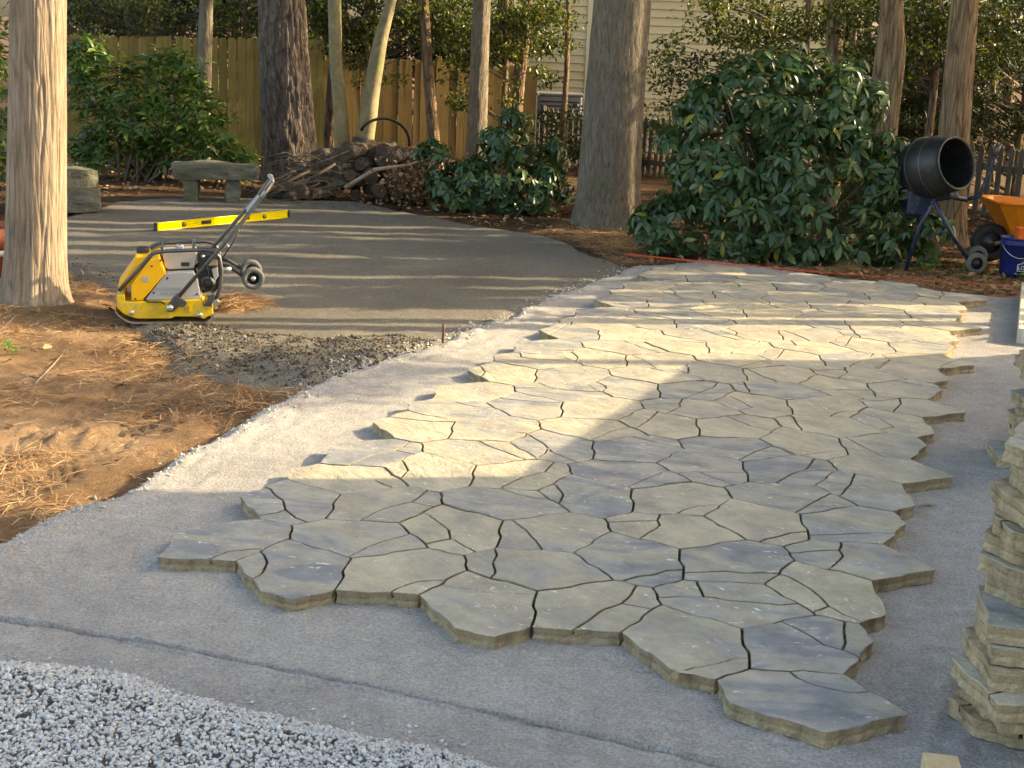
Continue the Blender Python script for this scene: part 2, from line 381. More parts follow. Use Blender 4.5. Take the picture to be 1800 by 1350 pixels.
FOOT = [(*gp(1690, 1120), 1.1), (*gp(1715, 980), 1.25), (*gp(1690, 880), 1.0), (*gp(470, 1230), 0.2), (*gp(250, 985), 2.0), (*gp(90, 1010), 1.7)]
groove = [gp(-60, 1070), gp(0, 1086), gp(400, 1157), gp(800, 1240), gp(1100, 1308), gp(1400, 1375)]
groove2 = [gp(1640, 1350), gp(1700, 1200), gp(1725, 1080), gp(1760, 900)]
def zsand(X, Y):
    wob = 0.05*fbm(X*3.1, Y*3.1, 9.0, 4)
    d = sdf(sand_poly, X, Y)+wob
    z = 0.004*fbm(X*2.2, Y*2.2, 4.0)+0.0035*fbm(X*11, Y*11, 6.0, 3)+0.003*noise(X*37, Y*37, 2.0)
    # crumbled berm on the left rim
    leftish = sstep(1.3, -0.3, X)*sstep(13, 10.5, Y)
    z = z + leftish*(0.014*np.exp(-((d+0.12)/0.09)**2)*(1+0.9*noise(X*9, Y*9, 2.0)+0.8*noise(X*26, Y*26, 4.0)) + 0.007*np.exp(-((d+0.30)/0.05)**2))
    z = z - np.clip(d+0.05, 0, 1)*0.75
    # screed rail groove and its ridge
    dg = sdline(groove, X, Y)
    ax, ay = groove[1]; bx, by = groove[4]
    side = (bx-ax)*(Y-ay)-(by-ay)*(X-ax)
    z = z - 0.05*np.exp(-(dg/0.0072)**4)*(1+0.15*noise(X*9, Y*9, 8.0)) + 0.006*np.exp(-((dg-0.018)/0.014)**2)*(side > 0)*(1+0.6*noise(X*30, Y*30, 3.0)) - 0.003*sstep(0.0, 0.03, dg)*(side < 0)
    z = z + 0.008*np.exp(-((dg-0.16)/0.05)**2)*(side < 0)
    dg2 = sdline(groove2, X, Y)
    z = z + 0.010*np.exp(-((dg2-0.05)/0.04)**2)*(1+noise(X*14, Y*14, 1.0)) - 0.006*np.exp(-(dg2/0.03)**2)
    al = ((X-ax)*(bx-ax)+(Y-ay)*(by-ay))/math.hypot(bx-ax, by-ay); ac_ = side/math.hypot(bx-ax, by-ay)
    z = z + 0.0022*noise(al*0.9, ac_*16, 5.0) + 0.0015*noise(al*2.0, ac_*38, 7.0)
    for fx, fy, fa in FOOT:
        c_, s_ = math.cos(fa), math.sin(fa); px_ = (X-fx)*c_+(Y-fy)*s_; py_ = -(X-fx)*s_+(Y-fy)*c_
        q_ = np.sqrt((px_/0.14)**2+(py_/0.05)**2); z = z - 0.007*sstep(1.1, 0.8, q_)+0.004*np.exp(-((q_-1.2)/0.15)**2)
    return z
sx = seg((-2.9, 2.2, 0.02), (2.2, 7.6, 0.05)); sy = seg((2.1, 3.6, 0.04), (3.6, 4.85, 0.0055), (4.85, 9.5, 0.022), (9.5, 14.6, 0.05))
grid_mesh('sand_bed', sx, sy, zsand, lambda X, Y: sdf(sand_poly, X, Y) < 0.16, SAND, kind='structure')
def zdirt(X, Y):
    d = sdf(dirt_poly, X, Y)+0.10*fbm(X*1.7, Y*1.7, 12.0, 4)
    return 0.012 + 0.035*sstep(0.05, -0.15, sdf(rub_poly, X, Y))*(1+0.6*noise(X*9, Y*9, 3.0)) + zbase(X, Y)*0.5 + 0.006*fbm(X*4, Y*4, 2.0, 3) - np.clip(d+0.06, 0, 1)*0.42
grid_mesh('dirt_pad', np.arange(-7.5, 2.2, 0.045), np.arange(8.2, 18.6, 0.045), zdirt, lambda X, Y: sdf(dirt_poly, X, Y) < 0.3, DIRT, kind='structure')
def ztop(x, y):
    x, y = np.asarray(x, float), np.asarray(y, float)
    z = zground(x, y); s = zsand(x, y); dd = zdirt(x, y)
    ds = sdf(sand_poly, x, y); ddp = sdf(dirt_poly, x, y)
    z = np.where(ds < 0.16, np.maximum(z, s), z)
    return np.where(ddp < 0.3, np.maximum(z, dd), z)

# ------------------------------------------------------------------ pavers: one interlocking shape, turned three ways
E1 = np.array([1., 0]); E2 = np.array([.5, math.sqrt(3)/2])
def rot2(p, deg):
    a = math.radians(deg); p = np.asarray(p, float); c, s = math.cos(a), math.sin(a)
    return np.stack([p[..., 0]*c-p[..., 1]*s, p[..., 0]*s+p[..., 1]*c], -1)
A0 = np.array([-0.06284, -1.5180]); kB = np.array([.2965, .3003]); kC = np.array([.5, .288675]); kE = np.array([.5, -.288675])
kD = kC+rot2(kB-kC, 120); kF = rot2(kB, -120); kA = np.zeros(2)
def cplx(re, im): return np.array(re)+1j*np.array(im)
_t = [0, .084, .168, .252, .336, .419, .5, .581, .665, .749, .833, .916, 1]
cAB = cplx(_t, [0, -.005, -.010, -.016, -.018, -.018, .004, .025, .024, .019, .014, .007, 0])
cCD = cplx(_t, [0, .007, .013, .020, .026, .025, .011, -.007, -.018, -.019, -.014, -.007, 0])
cEF = cplx(_t, [0, .001, .002, -.003, -.013, -.022, 0, .021, .023, .024, .022, .011, 0])
def curve(cz, a, b):
    z = cz*((b[0]-a[0])+1j*(b[1]-a[1]))+(a[0]+1j*a[1]); return np.stack([z.real, z.imag], -1)
ring = np.concatenate([curve(cAB, kA, kB)[:-1], curve(cCD, kC, kB)[::-1][:-1], curve(cCD, kC, kD)[:-1],
                       curve(cEF, kE, kD)[::-1][:-1], curve(cEF, kE, kF)[:-1], curve(cAB, kA, kF)[::-1][:-1]])[::-1]   # CCW, lattice units
kctr = np.mean([kA, kB, kC, kD, kE, kF], 0)
def inpoly(P, q):
    ins = False
    for a, b in zip(P, np.roll(P, -1, 0)):
        if (a[1] > q[1]) != (b[1] > q[1]) and q[0] < (b[0]-a[0])*(q[1]-a[1])/(b[1]-a[1])+a[0]: ins = not ins
    return ins
# moulded (false) joints read off the photograph: (x0, y0, zoom, polyline)
FJ = []
def fj(x0, y0, s, *ls):
    for l in ls: FJ.append([(x0+a/s, y0+b/s) for a, b in l])
fj(820, 840, 6, [(480,440),(620,540),(720,640),(800,745)], [(300,740),(320,820),(275,890),(300,960),(305,1000),(265,1045)],
   [(335,105),(560,175),(700,205),(845,215)], [(940,65),(1020,170),(1000,210),(975,260)])
fj(800, 750, 3, [(240,320),(350,265),(470,237),(515,190)], [(470,237),(530,250),(590,262)], [(945,845),(930,880),(880,925),(760,970),(700,1020),(620,1070)],
   [(890,930),(980,945),(1055,965)], [(1175,240),(1290,236),(1400,237),(1530,240)], [(1290,236),(1350,262),(1440,293)],
   [(730,62),(820,20),(880,5)], [(930,50),(1060,80),(1195,108)], [(900,320),(1000,275),(1115,230)], [(1500,172),(1580,130),(1665,100)], [(1665,100),(1720,115),(1790,150)])
fj(1080, 840, 6, [(50,1090),(240,1035),(420,1015),(560,970),(720,965)], [(480,385),(455,440),(480,490),(430,530),(330,590),(260,645)], [(0,465),(200,448),(450,445)],
   [(655,365),(770,315),(880,290),(1115,280)], [(760,998),(900,990),(1180,980),(1380,1000),(1560,995),(1740,1000)],
   [(490,1255),(680,1240),(920,1248),(1060,1255),(1180,1280),(1400,1295),(1700,1330),(1823,1338)], [(870,1095),(910,1170),(940,1240)])
fj(1340, 900, 5.625, [(0,265),(150,240),(280,200),(435,187)])
fj(560, 840, 6, [(440,440),(620,350),(740,300),(980,245),(1060,200),(1130,140)], [(980,250),(1100,275),(1240,305)], [(320,825),(500,730),(700,660),(950,590)],
   [(1150,370),(1240,440),(1370,540),(1390,640),(1440,645),(1550,715),(1670,775)], [(1130,695),(1260,665),(1390,640)], [(770,1190),(930,1120),(1060,1085),(1370,1070)],
   [(1340,1130),(1580,1165),(1800,1205),(2060,1215),(2290,1222)], [(560,0),(680,55),(790,95)], [(870,0),(920,65),(950,95)])
fj(250, 750, 3, [(360,690),(450,655),(560,645),(670,640)], [(640,665),(660,715),(635,765),(595,795)], [(670,320),(700,355),(745,390),(755,430),(810,475),(870,500)],
   [(610,465),(690,455),(755,433)])
fj(1200, 750, 2.25, [(520,125),(490,165),(430,185),(370,220)], [(450,176),(530,170),(620,172)], [(680,185),(665,225),(625,270)], [(450,335),(510,300),(580,265)],
   [(655,45),(720,80),(800,118)], [(790,120),(860,135),(950,155)], [(500,425),(640,422),(740,418),(840,420)], [(630,460),(620,485),(635,510),(600,545),(575,570)],
   [(440,497),(540,488),(622,487)], [(410,585),(490,630),(540,665),(580,706),(640,740),(725,775)], [(500,735),(540,722),(580,706)],
   [(420,780),(500,820),(560,860),(640,880),(715,912)], [(637,785),(640,820),(645,850),(632,880)], [(430,980),(500,1010),(580,1035),(715,1055)])
fj(1080, 1040, 6, [(640,855),(780,810),(1080,750),(1230,700),(1400,685)])
fj(1100, 420, 2.5714, [(755,800),(775,835),(800,860)], [(545,585),(620,620),(680,640)], [(465,705),(520,730),(580,765)], [(260,720),(340,690),(400,665),(410,650)],
   [(1210,775),(1245,740),(1235,715)], [(1085,728),(1150,730),(1235,718)], [(1010,575),(1060,550),(1110,528)], [(1140,585),(1190,550)], [(1415,575),(1460,555),(1510,545)],
   [(470,510),(545,490),(600,465)], [(660,545),(690,530),(715,497)], [(1070,785),(1150,810),(1220,850)], [(450,797),(560,840),(650,865)], [(25,720),(70,740)])
lim_l = np.array([(470,1150),(487,1130),(501,1110),(516,1090),(531,1060),(548,1030),(566,1000),(586,960),(608,920),(632,880),(658,830),(686,790),(718,730),(753,670),(792,610),(836,530),(886,440),(944,350),(1004,440),(1066,780),(1134,1150),(1220,1350)], float)
lim_r = np.array([(470,1300),(476,1300),(482,1420),(490,1450),(497,1590),(506,1600),(514,1700),(560,1690),(640,1670),(711,1650),(780,1630),(866,1610),(977,1580),(1046,1560),(1125,1550),(1230,1500)], float)
def project(P):
    D = np.asarray(P, float)-[0, 0, CAMH]; z = D@cF
    return np.array([900+FPX*(D@cR)/z, 675-FPX*(D@cU)/z])
stones = []
for i in range(-9, 7):
    for j in range(-6, 14):
        for r in range(3):
            o = A0+i*E1+j*E2; cw = lat2w(o+rot2(kctr, 120*r))
            if cw[1] < 2: continue
            u = project([cw[0], cw[1], PT])
            if not (468 < u[1] < 1260): continue
            if np.interp(u[1], lim_l[:, 0], lim_l[:, 1]) < u[0] < np.interp(u[1], lim_r[:, 0], lim_r[:, 1]): stones.append((i, j, r, o, u))
fj_of = {k: [] for k in range(len(stones))}
rings_l = [o+rot2(ring, 120*r) for i, j, r, o, u in stones]
for pl in FJ:
    L_ = np.array([w2lat(gp(x, y, PT)) for x, y in pl]); mid = L_[len(L_)//2]*0.5+L_[(len(L_)-1)//2]*0.5
    for k, R in enumerate(rings_l):
        if inpoly(R, mid): fj_of[k].append(rot2(L_-stones[k][3], -120*stones[k][2])); break
pool = [v for k, v in fj_of.items() if v and stones[k][4][1] > 760]
def split_ring(R, pl):
    """split ring R (n,2) by polyline whose ends snap to the boundary"""
    def near(q):
        best = (1e9, 0, None)
        for a in range(len(R)):
            p0, p1 = R[a], R[(a+1) % len(R)]; e = p1-p0; t = np.clip(((q-p0)@e)/(e@e+1e-12), 0.02, 0.98)
            d = np.linalg.norm(p0+e*t-q)
            if d < best[0]: best = (d, a+t, p0+e*t)
        return best
    a, b = near(pl[0]), near(pl[-1])
    if abs(a[1]-b[1]) < 1.5: return None
    P = np.array([a[2], *pl[1:-1], b[2]])
    if a[1] > b[1]: a, b, P = b, a, P[::-1]
    ia, ib = int(a[1])+1, int(b[1])+1
    r1 = np.concatenate([P, R[ib:], R[:ia]]) if True else None
    r2 = np.concatenate([P[::-1], R[ia:ib]])
    return r1, r2
def area2(R): x, y = R.T; return 0.5*np.sum(x*np.roll(y, -1)-np.roll(x, -1)*y)
def inset(R, d):
    e = np.roll(R, -1, 0)-R; n = np.stack([-e[:, 1], e[:, 0]], 1); n /= (np.linalg.norm(n, axis=1, keepdims=True)+1e-9)
    m = n+np.roll(n, 1, 0); ln = np.linalg.norm(m, axis=1, keepdims=True)+1e-9; m /= ln
    k = 1/np.clip(np.sum(m*n, 1, keepdims=True), 0.5, 1)
    return R+m*d*k
def dense(R, step, seed, amp):
    out = []
    for p, q in zip(R, np.roll(R, -1, 0)):
        L_ = np.linalg.norm(q-p); n = max(1, int(round(L_/step)))
        for a in range(n): out.append(p+(q-p)*a/n)
    R = np.array(out); return R
def slab_mesh(name, Rm, joints, seed, th=PT, groove_d=0.028, gap=0.0045):
    """Rm: CCW outline in metres about its centre; joints: polylines in metres"""
    V, F, MI = [], [], []
    facets = [dense(Rm, 0.016, seed, 0)]
    for pl in joints:
        mid = pl[len(pl)//2]*0.5+pl[(len(pl)-1)//2]*0.5
        p2 = dense(np.concatenate([pl, pl[::-1][1:-1]]), 0.016, 0, 0)[:1] if False else pl
        q = [p2[0]]
        for a, b in zip(p2[:-1], p2[1:]):
            n = max(1, int(np.linalg.norm(b-a)/0.02))
            for t in range(1, n+1): q.append(a+(b-a)*t/n)
        q = np.array(q)
        q[1:-1] += 0.0022*np.stack([noise(q[1:-1, 0]*60+seed, q[1:-1, 1]*60), noise(q[1:-1, 0]*60, q[1:-1, 1]*60+seed+9)], 1)
        for k, R in enumerate(facets):
            if inpoly(R, mid):
                s = split_ring(R, q)
                if s and min(abs(area2(s[0])), abs(area2(s[1]))) > 0.0015:
                    facets[k:k+1] = [s[0] if area2(s[0]) > 0 else s[0][::-1], s[1] if area2(s[1]) > 0 else s[1][::-1]]
                break
    def addring(R, z): b = len(V); V.extend([(p[0], p[1], z if not hasattr(z, '__len__') else z[i]) for i, p in enumerate(R)]); return b
    def wall(a, b, n, mi):
        for k in range(n): F.append((a+k, a+(k+1) % n, b+(k+1) % n, b+k)); MI.append(mi)
    O = dense(Rm, 0.016, seed, 0); O = inset(O, gap+0.0028*noise(O[:, 0]*38+seed, O[:, 1]*38, 6.0)[:, None]); n = len(O)
    def rough(R, s2, amp):
        c = R.mean(0); d = R-c; d /= np.linalg.norm(d, axis=1, keepdims=True)
        return R + d*(amp*(noise(R[:, 0]*45+seed, R[:, 1]*45, s2)-0.6)+0.0022*noise(R[:, 0]*150+seed, R[:, 1]*150, s2))[:, None]
    tl = th-groove_d
    O2 = inset(O, 0.004); b0 = addring(rough(O, 1.3, 0.004), 0.0); b1 = addring(rough(O, 2.9, 0.0045), th*0.25); b2 = addring(rough(O2, 5.1, 0.003), tl*0.8); b3 = addring(O2, tl)
    wall(b0, b1, n, 1); wall(b1, b2, n, 1); wall(b2, b3, n, 1)
    F.append(list(range(b3, b3+n))); MI.append(1); F.append(list(range(b0, b0+n))[::-1]); MI.append(1)
    rs = np.random.default_rng(seed)
    for R in facets:
        O = inset(R, gap+0.0022*noise(R[:, 0]*48+seed, R[:, 1]*48, 6.0)[:, None]); n = len(O); tz = rs.uniform(-0.0012, 0.0012)
        sl = rs.normal(0, 0.004, 2); c = O.mean(0)
        def zt(Q, d): return th+tz+(Q-c)@sl+0.0016*noise(Q[:, 0]*22+seed, Q[:, 1]*22, 3.0)-d
        i1 = inset(R, gap+0.0007+0.0006*noise(R[:, 0]*70+seed, R[:, 1]*70)[:, None]); i2 = inset(R, gap+0.0030+0.0018*noise(R[:, 0]*50+seed, R[:, 1]*50, 4.0)[:, None]); i3 = inset(R, gap+0.016)
        O = inset(R, gap+0.0065); a0 = addring(O, tl); a1 = addring(i1, zt(i1, 0.0032)); a2 = addring(i2, zt(i2, 0.0005))
        wall(a0, a1, n, 1); wall(a1, a2, n, 0)
        F.append(list(range(a2, a2+n))); MI.append(0)
    me = bpy.data.meshes.new(name); me.from_pydata(V, [], F); me.materials.append(PTOP); me.materials.append(PSIDE)
    me.polygons.foreach_set('material_index', np.array(MI, np.int32)); me.update()
    return me
patio = thing('paved_patio', (0, 0, 0), kind='structure')
prs = np.random.default_rng(21)
for k, (i, j, r, o, u) in enumerate(stones):
    js = fj_of[k] or pool[prs.integers(len(pool))]
    if not fj_of[k] and prs.random() < 0.15: js = js[:1]
    cw = lat2w(o+rot2(kctr, 120*r))
    Rm = lat2w(o+rot2(ring, 120*r))-cw
    jm = [lat2w(o+rot2(pl, 120*r))-cw for pl in js]
    me = slab_mesh('paver', Rm, jm, k+1)
    p = mk('paver', me, None, patio)
    p.location = (cw[0], cw[1], 0.0+prs.uniform(-0.0015, 0.0015)-0.001); p.rotation_euler = (prs.normal(0, .002), prs.normal(0, .002), 0)
RING_M = (lat2w(ring)-lat2w(kctr))

# ------------------------------------------------------------------ buildings
SIDING = plain('cream_siding', (0.62, 0.55, 0.36), 0.7, var=0.05, scale=1.5, bump=0.1)
TRIM = plain('cream_trim', (0.66, 0.60, 0.42), 0.6, var=0.04)
ROOF = plain('asphalt_shingle', (0.10, 0.095, 0.09), 0.9, var=0.25, scale=14, bump=0.5)
GLASS = plain('window_glass', (0.02, 0.025, 0.03), 0.08, var=0.1)
WHITE = plain('white_trim', (0.75, 0.74, 0.70), 0.5, var=0.04)
def bx(name, x0, x1, y0, y1, z0, z1, mat, parent, bev=0.0):
    return MB().box(((x0+x1)/2, (y0+y1)/2, (z0+z1)/2), (x1-x0, y1-y0, z1-z0), bev=bev).build(name, mat, parent)
# the neighbour's house behind the fence: lap siding, board by board
HY = 31.0
hx0, hx1, hxc = aty(930, 100, HY)[0], aty(1475, 100, HY)[0], aty(1036, 90, HY)[0]
nh = thing('neighbour_house', ((hx0+hx1)/2, HY+2, -0.4), label='cream house with horizontal lap siding standing behind the garden fence', category='house')
def nb(name, x0, x1, y0, y1, z0, z1, mat, bev=0.0, parent=None):
    o = bx(name, x0, x1, y0, y1, z0, z1, mat, parent or nh, bev)
    if parent is None: o.matrix_parent_inverse = Matrix.Translation(-Vector(nh.location))
    return o
nb('wall', hx0, hx1, HY+0.05, HY+6, -0.5, 6.0, TRIM)
lap = 0.172
for q in range(36):
    z0 = -0.35+q*lap
    for xa, xb in ((hx0, hxc-0.075), (hxc+0.075, hx1)):
        P = [(HY+0.045, z0+0.014), (HY+0.0, z0+0.014), (HY+0.030, z0+lap), (HY+0.045, z0+lap)]
        V = [(x, y, z) for x in (xa, xb) for y, z in P]
        F = [(0,1,2,3),(7,6,5,4),(0,4,5,1),(1,5,6,2),(2,6,7,3),(3,7,4,0)]
        o = MB().add(V, F).build('siding_board', SIDING, nh); o.matrix_parent_inverse = Matrix.Translation(-Vector(nh.location))
nb('corner_board', hxc-0.075, hxc+0.075, HY-0.005, HY+0.045, -0.4, 6.0, TRIM, 0.004)
o = MB().prism([(hx0-0.5, 5.9), ((hx0+hx1)/2, 9.0), (hx1+0.5, 5.9), (hx1+0.5, 6.1), ((hx0+hx1)/2, 9.25), (hx0-0.5, 6.1)], HY-0.4, HY+6.4).build('roof', ROOF, nh)
o.matrix_parent_inverse = Matrix.Translation(-Vector(nh.location))
# air conditioner against that wall
ac = thing('air_conditioner', (*aty(983, 180, 29.6)[:2], 0.0), label='grey air conditioner box against the cream siding behind the low picket fence', category='air conditioner')
ACM = plain('grey_metal_cabinet', (0.22, 0.24, 0.26), 0.45, 0.3, var=0.1)
DARK = plain('black_rubber', (0.018, 0.018, 0.02), 0.6, var=0.2)
MB().box((0, 0, 0.45), (0.92, 0.8, 0.95), bev=0.03).build('cabinet', ACM, ac)
MB().box((0, 0, 0.945), (0.98, 0.86, 0.05), bev=0.015).build('lid', ACM, ac)
for q in range(9): MB().box((0, -0.405, 0.12+q*0.085), (0.8, 0.02, 0.03)).build('louvre', DARK, ac)

# invented house, unseen at right; corner and porch roof shaped for the foreground shade
ho = thing('unseen_house', (11.0, 0, -0.05), label='unseen house with side porch, added to shade the near slabs', category='house')
def hb(name, mb, mat):
    o = mb.build(name, mat, ho); o.matrix_parent_inverse = Matrix.Translation(-Vector(ho.location)); return o
XW = 6.6; YC = 6.43 + XW*math.tan(SUN_AZ)
te = math.tan(SUN_EL)/math.cos(SUN_AZ)
zp0 = PT+(XW-0.03)*te; y1p = 9.12+(XW-1.24)*math.tan(SUN_AZ); zp1 = PT+(XW-1.24)*te
hb('wall', MB().box((XW+4.5, (YC-9)/2, 3.3), (9.0, YC+9, 6.7)), SIDING)
hb('roof', MB().prism([(XW-0.35, 6.6), (XW+4.5, 9.2), (XW+9.35, 6.6), (XW+9.35, 6.8), (XW+4.5, 9.42), (XW-0.35, 6.8)], -9.3, YC-0.02), ROOF)
for q in range(4):
    hb('window', MB().box((XW-0.01, YC-2.2-q*2.6, 1.6), (0.06, 1.1, 1.4), bev=0.01), WHITE)
    hb('window_pane', MB().box((XW-0.045, YC-2.2-q*2.6, 1.6), (0.02, 0.92, 1.22)), GLASS)
V = [(XW, YC+0.004, zp0-0.16), (XW, y1p, zp1-0.16), (11, y1p, zp1-0.16), (11, YC+0.004, zp0-0.16), (XW, YC+0.004, zp0), (XW, y1p, zp1), (11, y1p, zp1), (11, YC+0.004, zp0)]
hb('added_porch_roof', MB().add(V, [(0,1,2,3), (7,6,5,4), (0,4,5,1), (1,5,6,2), (2,6,7,3), (3,7,4,0)]), ROOF)
hb('added_porch_wall', MB().box((XW+0.2, (YC+y1p)/2, (zp1-0.2)/2), (0.12, y1p-YC-0.05, zp1-0.25)), SIDING)
hb('added_shade_wall', MB().add([(x, y, z) for x in (XW+0.14, XW+0.26) for y, z in ((y1p-0.06, -0.05), (y1p+0.62, -0.05), (y1p+0.62, 1.35), (y1p-0.06, zp1-0.3))], [(0,1,2,3),(7,6,5,4),(0,4,5,1),(1,5,6,2),(2,6,7,3),(3,7,4,0)]), SIDING)  # added wall, sloped to shape the shade edge past the porch
hb('added_porch_wall', MB().box((10.6, (YC+y1p)/2, (zp1-0.2)/2), (0.12, y1p-YC-0.05, zp1-0.25)), SIDING)

# ------------------------------------------------------------------ fences
def mat_wood(name, a, b_, sc=1.0):
    m, t, b = newmat(name); N = NT(t); v = N.coord('Object'); r = N.objrand()
    g = N.noise(N.mapv(v, (38*sc, 38*sc, 1.6*sc)), 1.0, 4, 0.6, 0.6)
    c = N.ramp(g, [(0.25, a), (0.75, b_)])
    c = N.mix(0.5, c, N.ramp(r, [(0, 0.28), (1, 0.72)]), 'OVERLAY')
    c = N.mix(N.ramp(N.noise(N.pos(), 1.7, 4, 0.6), [(0.5, 0.0), (0.75, 0.5)]), c, (a[0]*0.5, a[1]*0.55, a[2]*0.5))
    N.l(c, b.inputs['Base Color']); b.inputs['Roughness'].default_value = 0.8; b.inputs['Specular IOR Level'].default_value = 0.2
    N.l(N.bump(g, 0.4, 0.004), b.inputs['Normal']); return m
FW1 = mat_wood('mossy_fence_wood', (0.13, 0.10, 0.033), (0.235, 0.185, 0.062))
FW2 = mat_wood('cedar_fence_wood', (0.135, 0.09, 0.036), (0.235, 0.165, 0.068))
FW3 = mat_wood('weathered_picket_wood', (0.07, 0.058, 0.045), (0.15, 0.125, 0.095))
def picket_mesh(name, w_, h, th, kind):
    if kind == 'dog': P = [(-w_/2, 0), (w_/2, 0), (w_/2, h-0.035), (w_/2-0.03, h), (-w_/2+0.03, h), (-w_/2, h-0.035)]
    elif kind == 'round': P = [(-w_/2, 0), (w_/2, 0), (w_/2, h-0.05)]+[(w_/2*math.cos(t), h-0.05+0.05*math.sin(t)) for t in np.linspace(0.35, math.pi-0.35, 5)]+[(-w_/2, h-0.05)]
    else: P = [(-w_/2, 0), (w_/2, 0), (w_/2, h-0.07), (0, h), (-w_/2, h-0.07)]
    m = MB().prism(P, -th/2, th/2); me = bpy.data.meshes.new(name); me.from_pydata(m.V, [], m.F); me.update(); return me
def fence(name, label, A, B, zt0, zt1, h, w_, pitch, mat, kind, postpitch=2.4):
    A, B = np.array(A), np.array(B); d = B-A; L_ = np.linalg.norm(d); d = d/L_; ang = math.atan2(d[1], d[0])
    t = thing(name, (A[0], A[1], zt0-h), ang, label=label, category='fence', group='garden fences')
    n = int(L_/pitch); ms = [picket_mesh('picket', w_, h, 0.018, kind) for _ in range(1)]
    for me in ms: me.materials.append(mat)
    fr = np.random.default_rng(n)
    for q in range(n+1):
        o = mk('picket', ms[0], None, t); z = (zt1-zt0)*q/max(n, 1)
        o.location = (q*pitch+fr.normal(0, 0.003), fr.normal(0, 0.003), z+fr.normal(0, 0.008)); o.rotation_euler = (fr.normal(0, .004), fr.normal(0, .006), 0)
    for hz in (0.3, h*0.5, h-0.28) if h > 1.3 else (0.25, h-0.25):
        MB().box((L_/2, 0.035, hz+(zt1-zt0)/2), (L_, 0.04, 0.09)).build('rail', mat, t)
    for q in range(int(L_/postpitch)+1):
        MB().box((q*postpitch+0.02, 0.10, h/2+0.02), (0.09, 0.09, h+0.06), bev=0.008).build('post', mat, t)
    return t
a1, a2 = aty(85, 60, 22.5), aty(572, 66, 23.5)
fence('board_fence', 'mossy yellow-green board fence behind the laurel shrub', a1[:2], a2[:2], a1[2]-0.02, a2[2]-0.02, 1.95, 0.137, 0.142, FW1, 'dog')
b1, b2 = aty(548, 96, 26.5), aty(946, 117, 27.5)
f2 = fence('board_fence', 'golden cedar board fence behind the woodpile with dog-eared tops', b1[:2], b2[:2], b1[2], b2[2], 1.95, 0.137, 0.142, FW2, 'dog')
c1, c2 = aty(948, 190, 28.5), aty(1850, 262, 18.5)
c2 = c2+(c2-c1)*0.35
fence('picket_fence', 'low weathered dark picket fence running behind the large rhododendron', c1[:2], c2[:2], c1[2], c2[2], 1.15, 0.085, 0.165, FW3, 'point', 2.6)

# ------------------------------------------------------------------ trees
def mat_bark(name, dark, mid, light, kxy, kz, bumpd=0.02, green=None, fiss=0.8):
    m, t, b = newmat(name); N = NT(t); v = N.coord('Object')
    s = N.mapv(v, (kxy, kxy, kz)); f = N.noise(s, 1.0, 6, 0.65, 0.6)
    cr = N.vor(N.mapv(v, (kxy*0.9, kxy*0.9, kz*0.9)), 1.0, 'DISTANCE_TO_EDGE').outputs['Distance']
    c = N.ramp(f, [(0.28, dark), (0.5, mid), (0.75, light)])
    c = N.mix(0.45, c, N.ramp(N.noise(v, 2.3, 4, 0.6), [(0.3, 0.3), (0.7, 0.7)]), 'OVERLAY')
    c = N.mix(0.3, c, N.ramp(N.noise(v, 110, 3, 0.7), [(0.3, 0.25), (0.7, 0.75)]), 'OVERLAY')
    if green: c = N.mix(N.ramp(N.noise(v, 3.1, 5, 0.65), [(0.50, 0.0), (0.68, 0.75)]), c, green)
    cr2 = N.vor(N.n('ShaderNodeVectorMath', operation='ADD').outputs[0] if False else N.mapv(v, (kxy*0.55, kxy*0.55, kz*0.55)), 1.0, 'DISTANCE_TO_EDGE').outputs['Distance']
    c = N.mix(N.ramp(N.math('ADD', cr2, N.math('MULTIPLY', N.noise(v, kxy*1.5, 3, 0.6), 0.10)), [(0.06, 0.85*fiss), (0.14, 0.0)]), c, tuple(x*0.45 for x in dark))
    N.l(c, b.inputs['Base Color']); b.inputs['Roughness'].default_value = 0.92; b.inputs['Specular IOR Level'].default_value = 0.12
    h = N.math('ADD', N.math('MULTIPLY', N.ramp(cr, [(0.0, 0.0), (0.12, 1.0)]), 0.5), f)
    N.l(N.bump(h, 0.8, bumpd), b.inputs['Normal']); return m
BK_MAPLE = mat_bark('pale_furrowed_bark', (0.16, 0.12, 0.085), (0.26, 0.205, 0.15), (0.35, 0.29, 0.22), 26, 2.0, 0.008, None, 0.45)
BK_PINE = mat_bark('dark_pine_bark', (0.05, 0.04, 0.035), (0.12, 0.095, 0.08), (0.20, 0.165, 0.14), 14, 4.0, 0.03, None, 0.6)
BK_MID = mat_bark('grey_brown_bark', (0.085, 0.07, 0.054), (0.165, 0.14, 0.11), (0.25, 0.217, 0.175), 34, 6.0, 0.014, (0.14, 0.13, 0.08), 0.3)
BK_SMOOTH = mat_bark('smooth_pale_bark', (0.15, 0.13, 0.075), (0.24, 0.21, 0.13), (0.34, 0.305, 0.205), 7, 5.0, 0.004, (0.22, 0.24, 0.10), 0.0)
BK_BROWN = mat_bark('brown_bark', (0.09, 0.06, 0.042), (0.19, 0.13, 0.09), (0.30, 0.22, 0.15), 22, 3.5, 0.02)
BK_TAN = mat_bark('tan_stringy_bark', (0.13, 0.085, 0.05), (0.26, 0.185, 0.11), (0.38, 0.29, 0.19), 26, 1.8, 0.015)
